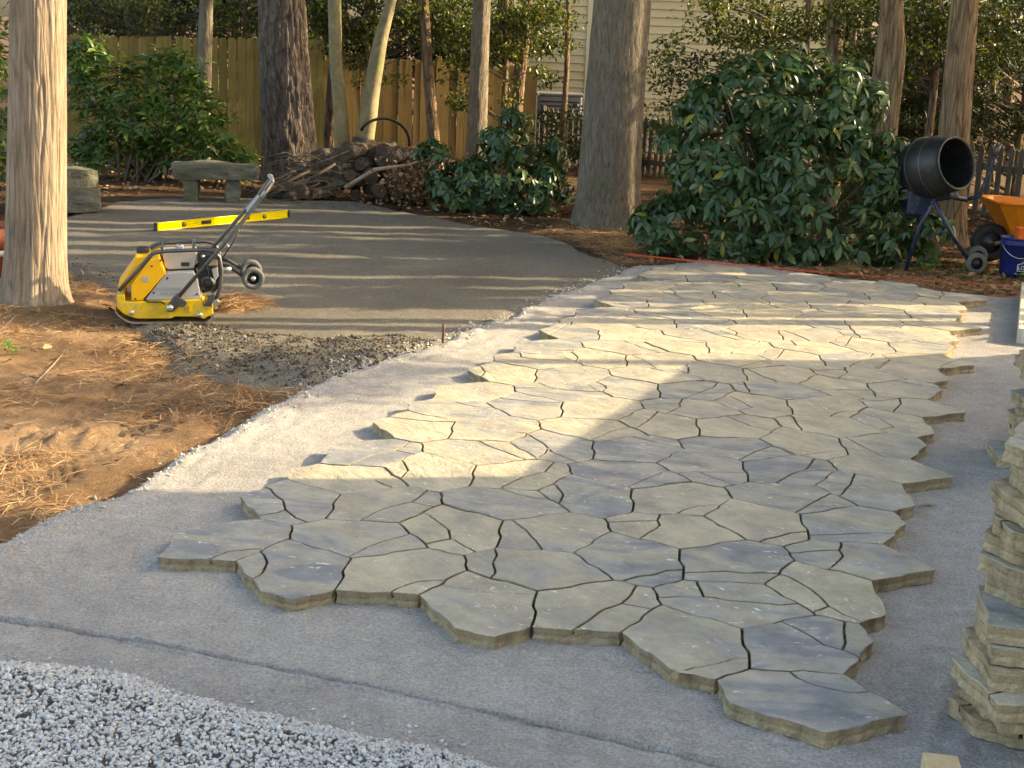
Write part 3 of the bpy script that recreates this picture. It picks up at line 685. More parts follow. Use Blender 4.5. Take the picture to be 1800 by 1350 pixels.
def trunk(name, pts, rad, mat, parent, style='fine', n=48, dz=0.05, flare=0.5, fh=0.28, seed=0, top=11.5, roots=5):
    """pts world points base->up; continued straight to height top"""
    P = np.array(pts, float); rad = np.array(rad, float)
    if top and P[-1][2] < top:
        d = P[-1]-P[0]; d = d/np.linalg.norm(d); d[2] = max(d[2], 0.9); P = np.vstack([P, P[-1]+d*(top-P[-1][2])/d[2]]); rad = np.append(rad, rad[-1]*0.6)
    s = np.r_[0, np.cumsum(np.linalg.norm(np.diff(P, axis=0), axis=1))]
    vis = 4.2
    u = np.concatenate([np.arange(0, min(vis, s[-1]), dz), np.arange(vis, s[-1], 0.4)]) if s[-1] > vis else np.arange(0, s[-1], dz)
    u = np.append(u, s[-1])
    C = np.stack([np.interp(u, s, P[:, k]) for k in range(3)], 1)
    for _ in range(3): C[1:-1] = (C[:-2]+2*C[1:-1]+C[2:])/4 if len(P) > 2 else C[1:-1]
    r = np.interp(u, s, rad)
    th = np.linspace(0, 2*np.pi, n, endpoint=False); U, TH = np.meshgrid(u, th, indexing='ij'); R = np.repeat(r[:, None], n, 1)
    cx, cy = np.cos(TH), np.sin(TH)
    R = R*(1+flare*np.exp(-U/fh)*(0.65+0.6*np.abs(noise(cx*roots*0.35+seed, cy*roots*0.35, U*0.3))*1.6))
    R = R*(1+0.04*fbm(cx*1.2+seed, cy*1.2, U*0.8, 2))
    k = r[0]/0.2
    if style == 'furrow':
        f = np.abs(fbm(cx*5.2*k+seed+0.10*noise(cx*6, cy*6, U*5), cy*5.2*k, U*1.0, 2)); R = R-0.012*np.clip(1-f*5.0, 0, 1)+0.002*fbm(cx*16, cy*16, U*4, 3)
    elif style == 'plate':
        f = np.abs(fbm(cx*3.6*k+seed, cy*3.6*k, U*2.4, 2)); g = np.abs(noise(cx*3*k+9, cy*3*k, U*5.5+seed))
        R = R-0.028*np.clip(1-f*3.0, 0, 1)-0.012*np.clip(1-g*4, 0, 1)+0.006*fbm(cx*16, cy*16, U*16, 2)
    elif style == 'fine':
        f = np.abs(fbm(cx*9*k+seed, cy*9*k, U*3.5, 3)); R = R-0.010*np.clip(1-f*3, 0, 1)+0.004*fbm(cx*20, cy*20, U*12, 2)
    else: R = R*(1+0.03*fbm(cx*2+seed, cy*2, U*2, 3))
    base = C[0].copy()
    V = np.stack([C[:, None, 0]-base[0]+R*cx, C[:, None, 1]-base[1]+R*cy, np.repeat(C[:, 2:3]-base[2], n, 1)], -1).reshape(-1, 3)
    m = len(u); I = np.arange(m*n).reshape(m, n); J = np.roll(I, -1, 1)
    F = np.stack([I[:-1], J[:-1], J[1:], I[1:]], -1).reshape(-1, 4)
    o = mk(name, mesh_np(name, V, F, True), mat, parent)
    o.location = Vector(base) - Vector(parent.location) if parent is not None else Vector(base)
    return o
# leaves
LEAF8 = (np.array([(0,0,0),(.33,.5,.05),(.33,0,0),(.33,-.5,.05),(.7,.42,.0),(.7,0,-.05),(.7,-.42,.0),(1,0,-.13)], float),
         np.array([(0,2,1),(0,3,2),(1,2,5),(1,5,4),(2,3,6),(2,6,5),(4,5,7),(5,6,7)]))
LEAF2 = (np.array([(0,0,0),(.45,.5,.06),(1,0,-.05),(.45,-.5,.06)], float), np.array([(0,2,1),(0,3,2)]))
def unit(v): return v/(np.linalg.norm(v, axis=-1, keepdims=True)+1e-9)
def frames(D, Nn):
    X = unit(D); Y = unit(np.cross(Nn, X)); Z = np.cross(X, Y); return np.stack([X, Y, Z], -1)
def scatter(base, P, R, L_, W):
    """base (V,F); P (n,3), R (n,3,3) columns axes, L_ length, W width"""
    bv, bf = base; S = bv[None]*np.stack([L_, W, L_], -1)[:, None, :]
    V = np.einsum('nij,nkj->nki', R, S)+P[:, None, :]
    F = bf[None]+(np.arange(len(P))*len(bv))[:, None, None]
    return V.reshape(-1, 3), F.reshape(-1, bf.shape[1])
def sph(n, r): v = r.normal(size=(n, 3)); return unit(v)
def clump_leaves(cl, r, length, ratio, droop=0.2):
    """cl: list of (centre, radius xyz, count) -> P, R, L, W"""
    Ps, Ds = [], []
    for c, rad, n in cl:
        d = sph(n, r); q = r.random((n, 1))**0.45; Ps.append(np.asarray(c)+d*np.asarray(rad)*q); Ds.append(d)
    P = np.concatenate(Ps); d = np.concatenate(Ds)
    D = unit(d*0.6+r.normal(0, 0.6, P.shape)+np.array([0, 0, -droop])); Nn = unit(r.normal(0, 0.55, P.shape)+np.array([0, 0, 1.0]))
    L_ = length*r.uniform(0.65, 1.2, len(P)); return P, frames(D, Nn), L_, L_*ratio
HOLLY = mat_island('holly_leaf', [(0.0, (0.022, 0.036, 0.012)), (0.5, (0.05, 0.072, 0.02)), (0.8, (0.13, 0.155, 0.035)), (1.0, (0.30, 0.27, 0.06))], 0.35, spec=0.5, trans=0.35)
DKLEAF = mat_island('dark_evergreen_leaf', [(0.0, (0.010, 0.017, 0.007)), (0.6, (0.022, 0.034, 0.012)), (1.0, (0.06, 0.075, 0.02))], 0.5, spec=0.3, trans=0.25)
CANOPY = mat_island('canopy_leaf', [(0.0, (0.03, 0.05, 0.015)), (1.0, (0.09, 0.12, 0.03))], 0.6, spec=0.2, trans=0.25)
BRANCH = plain('twig_bark', (0.12, 0.095, 0.07), 0.9, var=0.35, scale=20)
tr_rng = np.random.default_rng(11)
# a high crown mesh (above the frame), shared and turned tree by tree
def crown_mesh(name, seed, n_cl=70, per=170, rad=3.7, zr=1.9, leaf=0.32):
    r = np.random.default_rng(seed); cl = []
    for q in range(n_cl):
        d = sph(1, r)[0]; cl.append((d*np.array([rad, rad, zr])*r.uniform(0.35, 1.0), np.array([0.95, 0.95, 0.5])*r.uniform(0.7, 1.3), per))
    V, F = scatter(LEAF2, *clump_leaves(cl, r, leaf, 0.55)); return mesh_np(name, V, F)
CROWNS = [crown_mesh('crown', s) for s in (1, 2, 3)]
for c in CROWNS: c.materials.append(CANOPY)
def tree(name, label, pix, depth, wpx, mat, style='fine', crown=12.0, cs=1.0, group=None, n=48, flare=0.4, base_z=None, **kw):
    """pix: image points from base up, at one depth; wpx: trunk widths in pixels at them"""
    pts = [aty(u, v, depth) for u, v in pix]; k = depth/FPX
    b = pts[0].copy(); zg = float(ztop(b[0], b[1])) - 0.06 if base_z is None else base_z
    if len(pts) > 1 and abs(b[2]-zg) > 0.02:
        d = pts[1]-pts[0]; b = pts[0]+d*((zg-b[2])/d[2]) if b[2] > zg else np.array([b[0], b[1], zg])
        pts[0] = b if pts[0][2] > zg else b
    t = thing(name, tuple(pts[0]), label=label, category='tree')
    if group: t['group'] = group
    trunk('trunk', pts, [w_*k/2 for w_ in wpx], mat, t, style, n=n, flare=flare, seed=abs(hash(label)) % 97 if False else len(label)+int(pix[0][0]) % 13, **kw)
    if crown:
        c = CROWNS[int(pix[0][0]) % 3]; o = mk('crown', c, None, t)
        d = pts[-1]-pts[0]; d = d/d[2]; o.location = Vector((d[0]*crown, d[1]*crown, crown)); o.rotation_euler = (0, 0, pix[0][0]*0.7); o.scale = (cs*1.5, cs*1.5, cs)
    return t
t1 = tree('maple_tree', 'pale furrowed tree trunk rising beside the yellow plate compactor', [(62, 548), (64, 400), (66, 200), (67, 0)], 10.3, [112, 102, 97, 93], BK_MAPLE, 'furrow', n=180, dz=0.015, flare=0.30, fh=0.11, roots=12)
tree('pine_tree', 'thick dark plated pine trunk rising behind the brush pile', [(511, 300), (505, 200), (495, 0)], 20.0, [98, 92, 80], BK_PINE, 'plate', n=120, dz=0.03, flare=0.15)
tree('oak_tree', 'big grey-brown tree trunk standing left of the large rhododendron', [(1066, 396), (1078, 200), (1095, 0)], 16.6, [112, 104, 98], BK_MID, 'fine', n=150, dz=0.022, flare=0.28, fh=0.25)
tree('slim_tree', 'slim smooth pale trunk growing next to the dark pine', [(603, 268), (597, 180), (590, 110), (588, 0)], 22.0, [30, 25, 22, 22], BK_SMOOTH, 'smooth', n=28, flare=0.2, crown=11.5)
tree('slim_tree', 'slim leaning pale trunk with a sunlit flank behind the woodpile', [(640, 262), (652, 165), (668, 70), (688, 0)], 22.0, [32, 29, 24, 18], BK_SMOOTH, 'smooth', n=28, flare=0.2, crown=11.5)
tree('thin_tree', 'thin brown rough trunk half hidden behind the slim pale stem', [(578, 262), (588, 120), (602, 0)], 24.5, [24, 22, 21], BK_BROWN, n=32, crown=11.5)
tree('thin_tree', 'thin reddish-brown trunk before the cedar fence above the black hose', [(763, 245), (753, 130), (745, 0)], 23.5, [21, 19, 16], BK_BROWN, n=32, crown=11.5)
tree('holly_tree', 'grey furrowed trunk with sunlit side behind the smaller rhododendron', [(838, 240), (842, 120), (847, 0)], 22.5, [36, 32, 30], BK_MID, n=40, crown=11.5)
tree('thin_tree', 'thin curved brown trunk near the end post of the cedar fence', [(906, 230), (912, 140), (924, 60), (928, 0)], 24.5, [20, 21, 19, 17], BK_BROWN, n=32, crown=11.5)
tree('straight_tree', 'straight grey trunk standing behind the laurel shrub', [(357, 210), (360, 100), (363, 0)], 20.8, [26, 25, 24], BK_MID, n=32, crown=11.5)
tree('slim_tree', 'slim tan trunk with sunlit edge rising behind the large rhododendron', [(1464, 200), (1466, 100), (1468, 0)], 19.5, [29, 28, 27], BK_TAN, n=32, crown=11.5)
tt = tree('twin_trunk_tree', 'tan tree with two fused trunks rising behind the rhododendron', [(1548, 300), (1562, 180), (1574, 90), (1566, 0)], 17.0, [46, 40, 36, 38], BK_TAN, 'smooth', n=48, flare=0.15, crown=11.5)
p_ = [aty(u, v, 17.1) for u, v in [(1530, 300), (1545, 160), (1556, 60), (1560, 0)]]
trunk('second_trunk', p_, [0.12, 0.105, 0.085, 0.08], BK_TAN, tt, 'smooth', n=32, flare=0.1, top=6)
tree('cedar_tree', 'tan stringy-barked trunk with a sunlit side behind the concrete mixer', [(1664, 440), (1672, 300), (1684, 150), (1696, 0)], 16.2, [58, 54, 50, 46], BK_TAN, 'furrow', n=72, flare=0.3, crown=11.5)
# far trunks behind the fences
far = [(150, 34, 14), (232, 30, 26), (262, 38, 16), (292, 33, 22), (322, 40, 14), (415, 36, 20), (655, 33, 16), (705, 40, 18), (790, 37, 18), (880, 34, 20), (1500, 25, 12), (1528, 30, 18), (1605, 27, 14), (1630, 22, 18), (1645, 30, 12), (1745, 24, 12), (1775, 29, 20), (40, 33, 24), (1330, 24, 9)]
for u, dpt, wd in far:
    tree('woodland_tree', 'dark straight woodland trunk standing behind the '+('mossy board fence' if u < 500 else 'golden cedar fence' if u < 940 else 'low picket fence'), [(u+tr_rng.integers(-6, 7), 200 if dpt > 25 else 260), (u+tr_rng.integers(-5, 6), 0)], dpt, [wd, wd*0.9], [BK_PINE, BK_BROWN][u % 2], n=20, dz=0.2, flare=0.1, crown=11.5, cs=1.0, group='woodland trees behind the fences', base_z=-0.4)

# ------------------------------------------------------------------ shrubs
def rhodo_leaf_mat(name, stops, rough=0.33):
    m, t, b = newmat(name); N = NT(t); g = N.n('ShaderNodeNewGeometry')
    add = N.math('FRACT', N.math('ADD', g.outputs['Random Per Island'], N.objrand()))
    c = N.ramp(add, stops)
    c = N.mix(g.outputs['Backfacing'], c, N.mix(0.5, c, (0.20, 0.22, 0.10)))
    N.l(c, b.inputs['Base Color']); b.inputs['Roughness'].default_value = rough; b.inputs['Specular IOR Level'].default_value = 0.36
    tr = N.n('ShaderNodeBsdfTranslucent'); N.l(N.mix(1.0, c, (1.1, 1.3, 0.5), 'MULTIPLY'), tr.inputs[0])
    mx = N.n('ShaderNodeMixShader'); mx.inputs[0].default_value = 0.18
    N.l(b.outputs[0], mx.inputs[1]); N.l(tr.outputs[0], mx.inputs[2]); N.l(mx.outputs[0], t.nodes['Material Output'].inputs['Surface'])
    return m
RHODO = rhodo_leaf_mat('rhododendron_leaf', [(0.0, (0.02, 0.05, 0.021)), (0.5, (0.039, 0.085, 0.033)), (0.85, (0.065, 0.12, 0.045)), (0.96, (0.08, 0.14, 0.05)), (1.0, (0.26, 0.24, 0.05))], 0.30)
LAUREL = rhodo_leaf_mat('laurel_leaf', [(0.0, (0.02, 0.05, 0.012)), (0.5, (0.045, 0.095, 0.022)), (0.85, (0.075, 0.14, 0.03)), (1.0, (0.15, 0.19, 0.05))], 0.28)
def leafmesh(name, base, mat):
    me = mesh_np(name, base[0], base[1], True); me.materials.append(mat); return me
def shrub(name, label, lobes, depth, base_px, leaf, ratio, mat, per_m2, nleaf, droop, seed, drm=0.75, nfront=260, stems=14, up=0.0, cat='shrub'):
    r = np.random.default_rng(seed); k = depth/FPX
    E = []
    for u, v, ru, rv in lobes:
        c = aty(u, v, depth+r.uniform(-0.15, 0.15)); E.append((c, np.array([ru*k, max(0.25, (ru+rv)/2*k*drm), rv*k])))
    W, Nn = [], []
    for c, rad in E:
        ar = 4*np.pi*((rad[0]*rad[1])**1.6+(rad[0]*rad[2])**1.6+(rad[1]*rad[2])**1.6)**(1/1.6)/3**(1/1.6)
        n = int(ar*per_m2); d = sph(n, r); q = 1-0.42*r.random((n, 1))**1.6; q = q*(0.93+0.16*noise(d[:, 0]*2.3+seed, d[:, 1]*2.3, d[:, 2]*2.3))[:, None]
        p = c+d*rad*q; nn = unit(d/rad)
        keep = np.ones(n, bool)
        for c2, r2 in E:
            if c2 is c: continue
            keep &= np.linalg.norm((p-c2)/r2, axis=1) > 0.72
        W.append(p[keep]); Nn.append(nn[keep])
    W = np.concatenate(W); Nn = np.concatenate(Nn)
    ok = W[:, 2] > ztop(W[:, 0], W[:, 1])+0.05; W, Nn = W[ok], Nn[ok]
    ax = unit(Nn*0.75+np.array([0, 0, 0.55+up])+r.normal(0, 0.22, W.shape))
    # whorl of leaves round each shoot tip
    P, D, NM = [], [], []
    a = np.array([0.3, 0.5, 0.8]); e1 = unit(np.cross(ax, a)); e2 = np.cross(ax, e1)
    for q in range(nleaf):
        t = 2*np.pi*(q+r.random(len(W))*0.6)/nleaf; rad_ = np.cos(t)[:, None]*e1+np.sin(t)[:, None]*e2
        dr = (droop+r.normal(0, 0.22, len(W)))[:, None]
        d = unit(rad_-ax*dr-np.array([0, 0, 0.10])); P.append(W+rad_*0.008+ax*r.uniform(-0.03, 0.03, (len(W), 1))); D.append(d); NM.append(unit(ax+rad_*dr))
    P, D, NM = map(np.concatenate, (P, D, NM)); FR = frames(D, NM); Ls = leaf*r.uniform(0.55, 1.2, len(P)); Ws = Ls*ratio*r.uniform(0.85, 1.15, len(P))
    b = gp(*base_px); b = np.array([b[0], b[1], float(ztop(b[0], b[1]))-0.03]); b[1] = depth; b[0] = aty(base_px[0], base_px[1], depth)[0]; b[2] = float(ztop(b[0], b[1]))-0.03
    t = thing(name, tuple(b), label=label, category=cat)
    # foremost leaves are objects of their own
    score = -P[:, 1]+r.normal(0, 0.18, len(P)); idx = np.argsort(-score)[:nfront]
    lm = leafmesh('leaf', LEAF8, mat)
    for i in idx:
        o = mk('leaf', lm, None, t); Mx = Matrix.Identity(4)
        for a_ in range(3):
            for b_ in range(3): Mx[a_][b_] = FR[i][a_][b_]*(Ws[i] if b_ == 1 else Ls[i])
            Mx[a_][3] = P[i][a_]-b[a_]
        o.matrix_basis = Mx
    rest = np.setdiff1d(np.arange(len(P)), idx)
    V, F = scatter(LEAF8, P[rest]-b, FR[rest], Ls[rest], Ws[rest])
    mk('foliage', mesh_np('foliage', V, F, True), mat, t, kind='stuff')
    for q in range(stems):
        i = r.integers(len(W)); tip = W[i]-b; j = r.normal(0, 0.12, 2); st = np.array([j[0], j[1], 0.0])
        mid = st*0.5+tip*0.45+np.array([0, 0, 0.12])+r.normal(0, 0.06, 3)
        MB().tube([st, mid, tip], [0.022, 0.014, 0.005], 6).build('stem', BRANCH, t)
    return t, P
shrub('rhododendron', 'large dark green rhododendron with drooping leaf whorls beside the patio',
      [(1415,180,120,112),(1265,270,125,120),(1190,395,88,72),(1300,390,130,92),(1430,330,130,140),(1530,330,95,120),(1590,420,62,68),(1630,412,42,56),(1480,430,120,62),(1500,170,62,76),(1245,190,62,66),(1330,150,80,70)],
      14.3, (1370, 470), 0.16, 0.36, RHODO, 36, 8, 0.42, 5, nfront=300, stems=26)
shrub('rhododendron', 'smaller dark green rhododendron between the woodpile and the grey tree trunk',
      [(880,320,115,66),(800,330,62,52),(945,335,66,52),(890,250,56,48),(960,285,46,46),(905,212,32,30),(760,270,36,34)], 17.3, (880, 392), 0.15, 0.38, RHODO, 34, 8, 0.42, 6, nfront=260, stems=16)
shrub('laurel_shrub', 'bright glossy laurel shrub with open branches behind the stone bench',
      [(225,185,100,86),(150,110,46,60),(325,205,92,74),(400,278,58,40),(200,262,92,44),(300,130,70,46),(340,270,70,40)], 18.6, (258, 345), 0.17, 0.27, LAUREL, 42, 7, -0.35, 8, nfront=280, stems=26, up=0.5)
shrub('laurel_shrub', 'glossy laurel shrub behind the pale trunk and the terracotta pot', [(-30,120,60,110),(-30,260,70,80)], 15.5, (-20, 370), 0.15, 0.28, LAUREL, 26, 7, -0.2, 9, nfront=80, stems=8, up=0.4)
# understorey foliage of the wood: loose leafy trees
def leafy(name, label, stem_px, depth, clusters, leaf, mat, per, seed, group=None, ratio=0.5, w_=0.05, flat=0.55):
    """clusters: (u, v, ru, rv, n) image boxes that hold sprays of leaves"""
    r = np.random.default_rng(seed); k = depth/FPX; cl = []; tips = []
    for u, v, ru, rv, n in clusters:
        for q in range(n):
            p = aty(u+r.uniform(-ru, ru), v+r.uniform(-rv, rv), depth+r.normal(0, 0.5)); s = r.uniform(0.12, 0.28)*depth/20
            cl.append((p, (s*1.3, s*1.3, s*flat), int(per*r.uniform(0.6, 1.3)))); tips.append(p)
    P, FR, L_, W = clump_leaves(cl, r, leaf, ratio)
    b = aty(stem_px[0], stem_px[1], depth); b[2] = -0.35
    t = thing(name, tuple(b), label=label, category='tree')
    if group: t['group'] = group
    V, F = scatter(LEAF2, P-b, FR, L_, W); mk('crown', mesh_np('crown', V, F), mat, t, kind='stuff')
    top = np.array([0, 0, 3.6]); MB().tube([(0, 0, 0), top*0.5+[0.05, 0, 0], top, top*1.5], [w_*1.4, w_, w_*0.8, w_*0.3], 10).build('trunk', BK_BROWN, t)
    m = MB()
    for p in tips[::2]:
        q = p-b; h = np.clip(q[2]-abs(q[0])*0.35, 0.4, 3.4); s0 = np.array([0, 0, h]); m.tube([s0, s0*0.45+q*0.55+np.array([0, 0, 0.08]), q], [0.014, 0.009, 0.004], 5)
    m.build('branches', BRANCH, t)
    return t
leafy('holly_tree', 'leafy holly with yellow-lit sprays above the leaning pale trunk', (640, 240), 24, [(610,30,60,40,30),(710,25,70,40,28),(560,40,35,50,14),(640,110,60,40,10),(780,30,50,40,18)], 0.085, HOLLY, 85, 31)
leafy('holly_tree', 'leafy holly spraying over the end of the cedar fence', (880, 230), 24.2, [(880,40,90,50,30),(950,70,60,60,20),(860,140,60,50,10),(800,60,50,50,10),(930,10,80,25,14),(820,160,35,25,4)], 0.085, HOLLY, 90, 32)
leafy('holly_tree', 'leafy holly with arching sprays against the cream house wall', (1400, 240), 20.5, [(1280,30,110,35,20),(1380,50,90,50,20),(1230,90,60,50,14),(1190,180,50,60,12),(1330,100,70,40,10),(1450,60,60,60,14),(1180,140,30,40,5)], 0.085, HOLLY, 62, 33)
leafy('holly_tree', 'leafy holly branches hanging between the tan trunks', (1620, 300), 19, [(1510,40,40,60,24),(1620,40,50,50,24),(1660,60,60,60,18),(1750,60,60,70,30),(1600,120,40,40,9)], 0.08, HOLLY, 80, 34)
leafy('hemlock_tree', 'dark feathery hemlock hanging over the fence behind the mixer', (1780, 300), 21, [(1760,130,60,90,34),(1640,180,70,90,30),(1520,160,40,90,18),(1770,240,60,40,14),(1600,260,60,40,12)], 0.10, DKLEAF, 110, 35, ratio=0.22, flat=0.35)
leafy('holly_tree', 'dark holly with glinting leaves above the mossy fence', (430, 240), 25, [(180,20,90,30,34),(300,25,80,30,28),(420,30,60,45,28),(540,25,60,35,26),(150,60,30,20,4)], 0.085, HOLLY, 80, 36)
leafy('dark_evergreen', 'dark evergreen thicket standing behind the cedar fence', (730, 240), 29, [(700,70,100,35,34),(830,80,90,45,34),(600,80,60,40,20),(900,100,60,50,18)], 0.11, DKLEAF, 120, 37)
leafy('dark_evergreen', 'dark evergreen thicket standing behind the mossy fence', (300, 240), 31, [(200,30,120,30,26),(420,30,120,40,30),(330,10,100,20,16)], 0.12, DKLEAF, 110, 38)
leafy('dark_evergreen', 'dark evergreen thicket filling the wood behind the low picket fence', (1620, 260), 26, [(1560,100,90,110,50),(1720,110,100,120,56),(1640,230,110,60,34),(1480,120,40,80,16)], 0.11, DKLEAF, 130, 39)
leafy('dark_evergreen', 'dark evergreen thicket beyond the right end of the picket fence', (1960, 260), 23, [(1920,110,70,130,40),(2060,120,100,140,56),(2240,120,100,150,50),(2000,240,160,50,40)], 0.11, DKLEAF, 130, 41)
leafy('dark_shrub', 'dark leafy bush between the low picket fence and the grey trunk', (985, 260), 25.5, [(990,250,36,50,14),(1000,200,18,20,3),(1130,260,30,60,10)], 0.08, DKLEAF, 90, 40)
# unseen trees added right of the frame so their crowns dapple the yard
for q, (x, y, z0, z1, rad, ncl, per) in enumerate([(9.2, 13.2, 1.8, 5.2, 1.0, 12, 150), (9.5, 16.4, 1.0, 6.0, 1.3, 16, 150), (12.0, 10.75, 6.1, 7.6, 0.8, 9, 110), (10.5, 19.2, 1.0, 7.0, 1.6, 20, 140), (12.5, 14.9, 4.0, 9.5, 1.3, 16, 140)]):
    r = np.random.default_rng(60+q); cl = []
    for c in range(ncl):
        t_ = r.random(); ww = rad*(1.15-0.75*t_); an = r.uniform(0, 6.28); rr = ww*math.sqrt(r.random())
        cl.append(((math.cos(an)*rr, math.sin(an)*rr, z0+(z1-z0)*t_), (0.55, 0.55, 0.26), per))
    V, F = scatter(LEAF2, *clump_leaves(cl, r, 0.16, 0.5))
    t = thing('unseen_tree', (x, y, -0.1), label='unseen leafy tree added right of the patio to throw dappled shade', category='tree', group='unseen trees added right of the patio')
    mk('crown', mesh_np('crown', V, F), CANOPY, t, kind='stuff')
    MB().tube([(0, 0, 0), (0.05, 0, z1*0.5), (0, 0.05, z1)], [0.16, 0.12, 0.03], 12).build('trunk', BK_BROWN, t)

# added pine trunks, unseen right of the frame, spaced to stripe the yard with shadow
pr_ = np.random.default_rng(90)
spans = [(10.12, 10.34), (10.46, 10.64), (11.04, 11.5), (11.55, 11.92), (12.0, 12.38), (12.60, 12.95), (13.02, 13.5), (13.66, 14.02), (14.24, 14.62), (14.72, 14.98), (15.16, 15.55), (15.68, 16.08), (16.12, 16.8), (17.0, 17.3), (17.4, 17.9), (18.2, 18.6), (19.0, 19.45), (20.2, 20.6)]
for a, b_ in spans:
    x = 0.40*(a+b_)/2+1.9+pr_.uniform(0, 2.6); y = (a+b_)/2+x*math.tan(SUN_AZ); rr = (b_-a)/2
    t = thing('unseen_pine', (x, y, -0.1), label='unseen straight pine added right of the patio to stripe the yard with shade', category='tree', group='unseen pines added right of the patio')
    lx, ly = pr_.normal(0, 0.25, 2)
    trunk('trunk', [(x, y, -0.1), (x+lx*0.4, y+ly*0.25, 5), (x+lx, y+ly*0.5, 13)], [rr*1.08, rr*0.92, rr*0.6], BK_PINE, t, 'plate', n=24, dz=0.12, flare=0.15, top=0)
    o = mk('crown', CROWNS[int(x*10) % 3], None, t); o.location = (lx, ly*0.5, 13.5); o.scale = (0.6, 0.6, 0.6)
    cl = [((pr_.normal(0, 0.15), pr_.normal(0, 0.38), pr_.uniform(0.8, 6.5)), (0.4, 0.22, 0.3), 90) for _ in range(2)]  # leaf clumps added to break up the shadow stripes
    V, F = scatter(LEAF2, *clump_leaves(cl, pr_, 0.15, 0.5)); mk('added_sprays', mesh_np('added_sprays', V, F), CANOPY, t, kind='stuff')

# ------------------------------------------------------------------ loose ground cover
ICO = None
def rock_base(seed, sub=1):
    bm = bmesh.new(); bmesh.ops.create_icosphere(bm, subdivisions=sub, radius=1.0)
    V = np.array([v.co[:] for v in bm.verts]); bm.verts.index_update(); F = np.array([[v.index for v in f.verts] for f in bm.faces]); bm.free()
    r = np.random.default_rng(seed); V = V*(1+0.30*r.normal(size=(len(V), 1)).clip(-1, 1)); V[:, 2] *= 0.7
    # chop with a few planes for broken faces
    for q in range(7):
        n = sph(1, r)[0]; d = V@n; V = V-np.clip(d-0.55, 0, None)[:, None]*n
    return V, F
def rocks(name, P, size, mat, seed, sub=1, flat=1.0, **kw):
    r = np.random.default_rng(seed); Vs, Fs, off = [], [], 0
    kinds = [rock_base(seed*10+q, sub) for q in range(8)]; idx = r.integers(8, size=len(P))
    for q in range(8):
        sel = np.where(idx == q)[0]
        if len(sel) == 0: continue
        bv, bf = kinds[q]; D = sph(len(sel), r); Nn = unit(r.normal(0, 0.8, (len(sel), 3))+np.array([0, 0, flat])); R = frames(D, Nn)
        S = size[sel][:, None]*np.stack([np.ones(len(sel)), r.uniform(0.6, 0.95, len(sel)), r.uniform(0.45, 0.8, len(sel))], 1)
        V = np.einsum('nij,nkj->nki', R, bv[None]*S[:, None, :])+P[sel][:, None, :]
        F = bf[None]+(np.arange(len(sel))*len(bv))[:, None, None]+off
        Vs.append(V.reshape(-1, 3)); Fs.append(F.reshape(-1, 3)); off += len(sel)*len(bv)
    return mk(name, mesh_np(name, np.concatenate(Vs), np.concatenate(Fs)), mat, kind='stuff', **kw)
def sample(poly, n, r, margin=0.0):
    P = np.array(poly); lo, hi = P.min(0), P.max(0); out = []
    while sum(map(len, out)) < n:
        q = r.uniform(lo, hi, (n*2, 2)); out.append(q[sdf(poly, q[:, 0], q[:, 1]) < margin])
    return np.concatenate(out)[:n]
GRAVEL = mat_island('crushed_grey_stone', [(0.0, (0.44, 0.437, 0.43)), (0.5, (0.54, 0.537, 0.53)), (1.0, (0.66, 0.656, 0.645))], 0.9, bump=120, fine=0.3)
RUBBLE = mat_island('grey_rubble', [(0.0, (0.045, 0.035, 0.024)), (0.6, (0.10, 0.08, 0.057)), (0.95, (0.15, 0.128, 0.10)), (1.0, (0.38, 0.36, 0.33))], 0.9, bump=90, fine=0.3)
CRUMB = mat_island('stone_dust_crumbs', [(0.0, (0.33, 0.315, 0.30)), (1.0, (0.50, 0.485, 0.46))], 0.95, bump=150, fine=0.3)
STRAW = mat_island('pine_needle', [(0.0, (0.13, 0.065, 0.03)), (0.4, (0.30, 0.165, 0.075)), (0.75, (0.46, 0.29, 0.15)), (1.0, (0.62, 0.47, 0.29))], 0.7)
LITTER = mat_island('dry_leaf', [(0.0, (0.075, 0.04, 0.02)), (0.5, (0.19, 0.105, 0.05)), (0.85, (0.34, 0.21, 0.11)), (1.0, (0.52, 0.38, 0.23))], 0.75, trans=0.15, tcol=(1.1, 0.8, 0.4))
gr = np.random.default_rng(5)
gpoly = [gp(*p) for p in [(-260, 1140), (0, 1163), (100, 1170), (250, 1192), (330, 1222), (500, 1262), (640, 1292), (760, 1312), (880, 1352), (960, 1420), (400, 1700), (-260, 1600)]]
q = sample(gpoly, 20000, gr); dd = -sdf(gpoly, q[:, 0], q[:, 1])
keep = dd > 0.03*gr.random(len(q)); q, dd = q[keep], dd[keep]
hz = np.clip(dd*0.35, 0, 0.06)
P = np.stack([q[:, 0], q[:, 1], zsand(q[:, 0], q[:, 1])+0.004+hz*gr.uniform(0.78, 1.0, len(q))], 1)
strag = sample(gpoly, 700, gr, 0.10); strag = strag[sdf(gpoly, strag[:, 0], strag[:, 1]) > -0.02][:260]
P = np.concatenate([P, np.c_[strag, zsand(strag[:, 0], strag[:, 1])+0.003]])
sz = np.concatenate([gr.uniform(0.007, 0.0145, len(q)), gr.uniform(0.003, 0.012, len(strag))])
rocks('gravel_heap', P, sz, GRAVEL, 3, 1, 2.2, label='heap of pale grey crushed stone spilling over the stone dust', category='gravel')
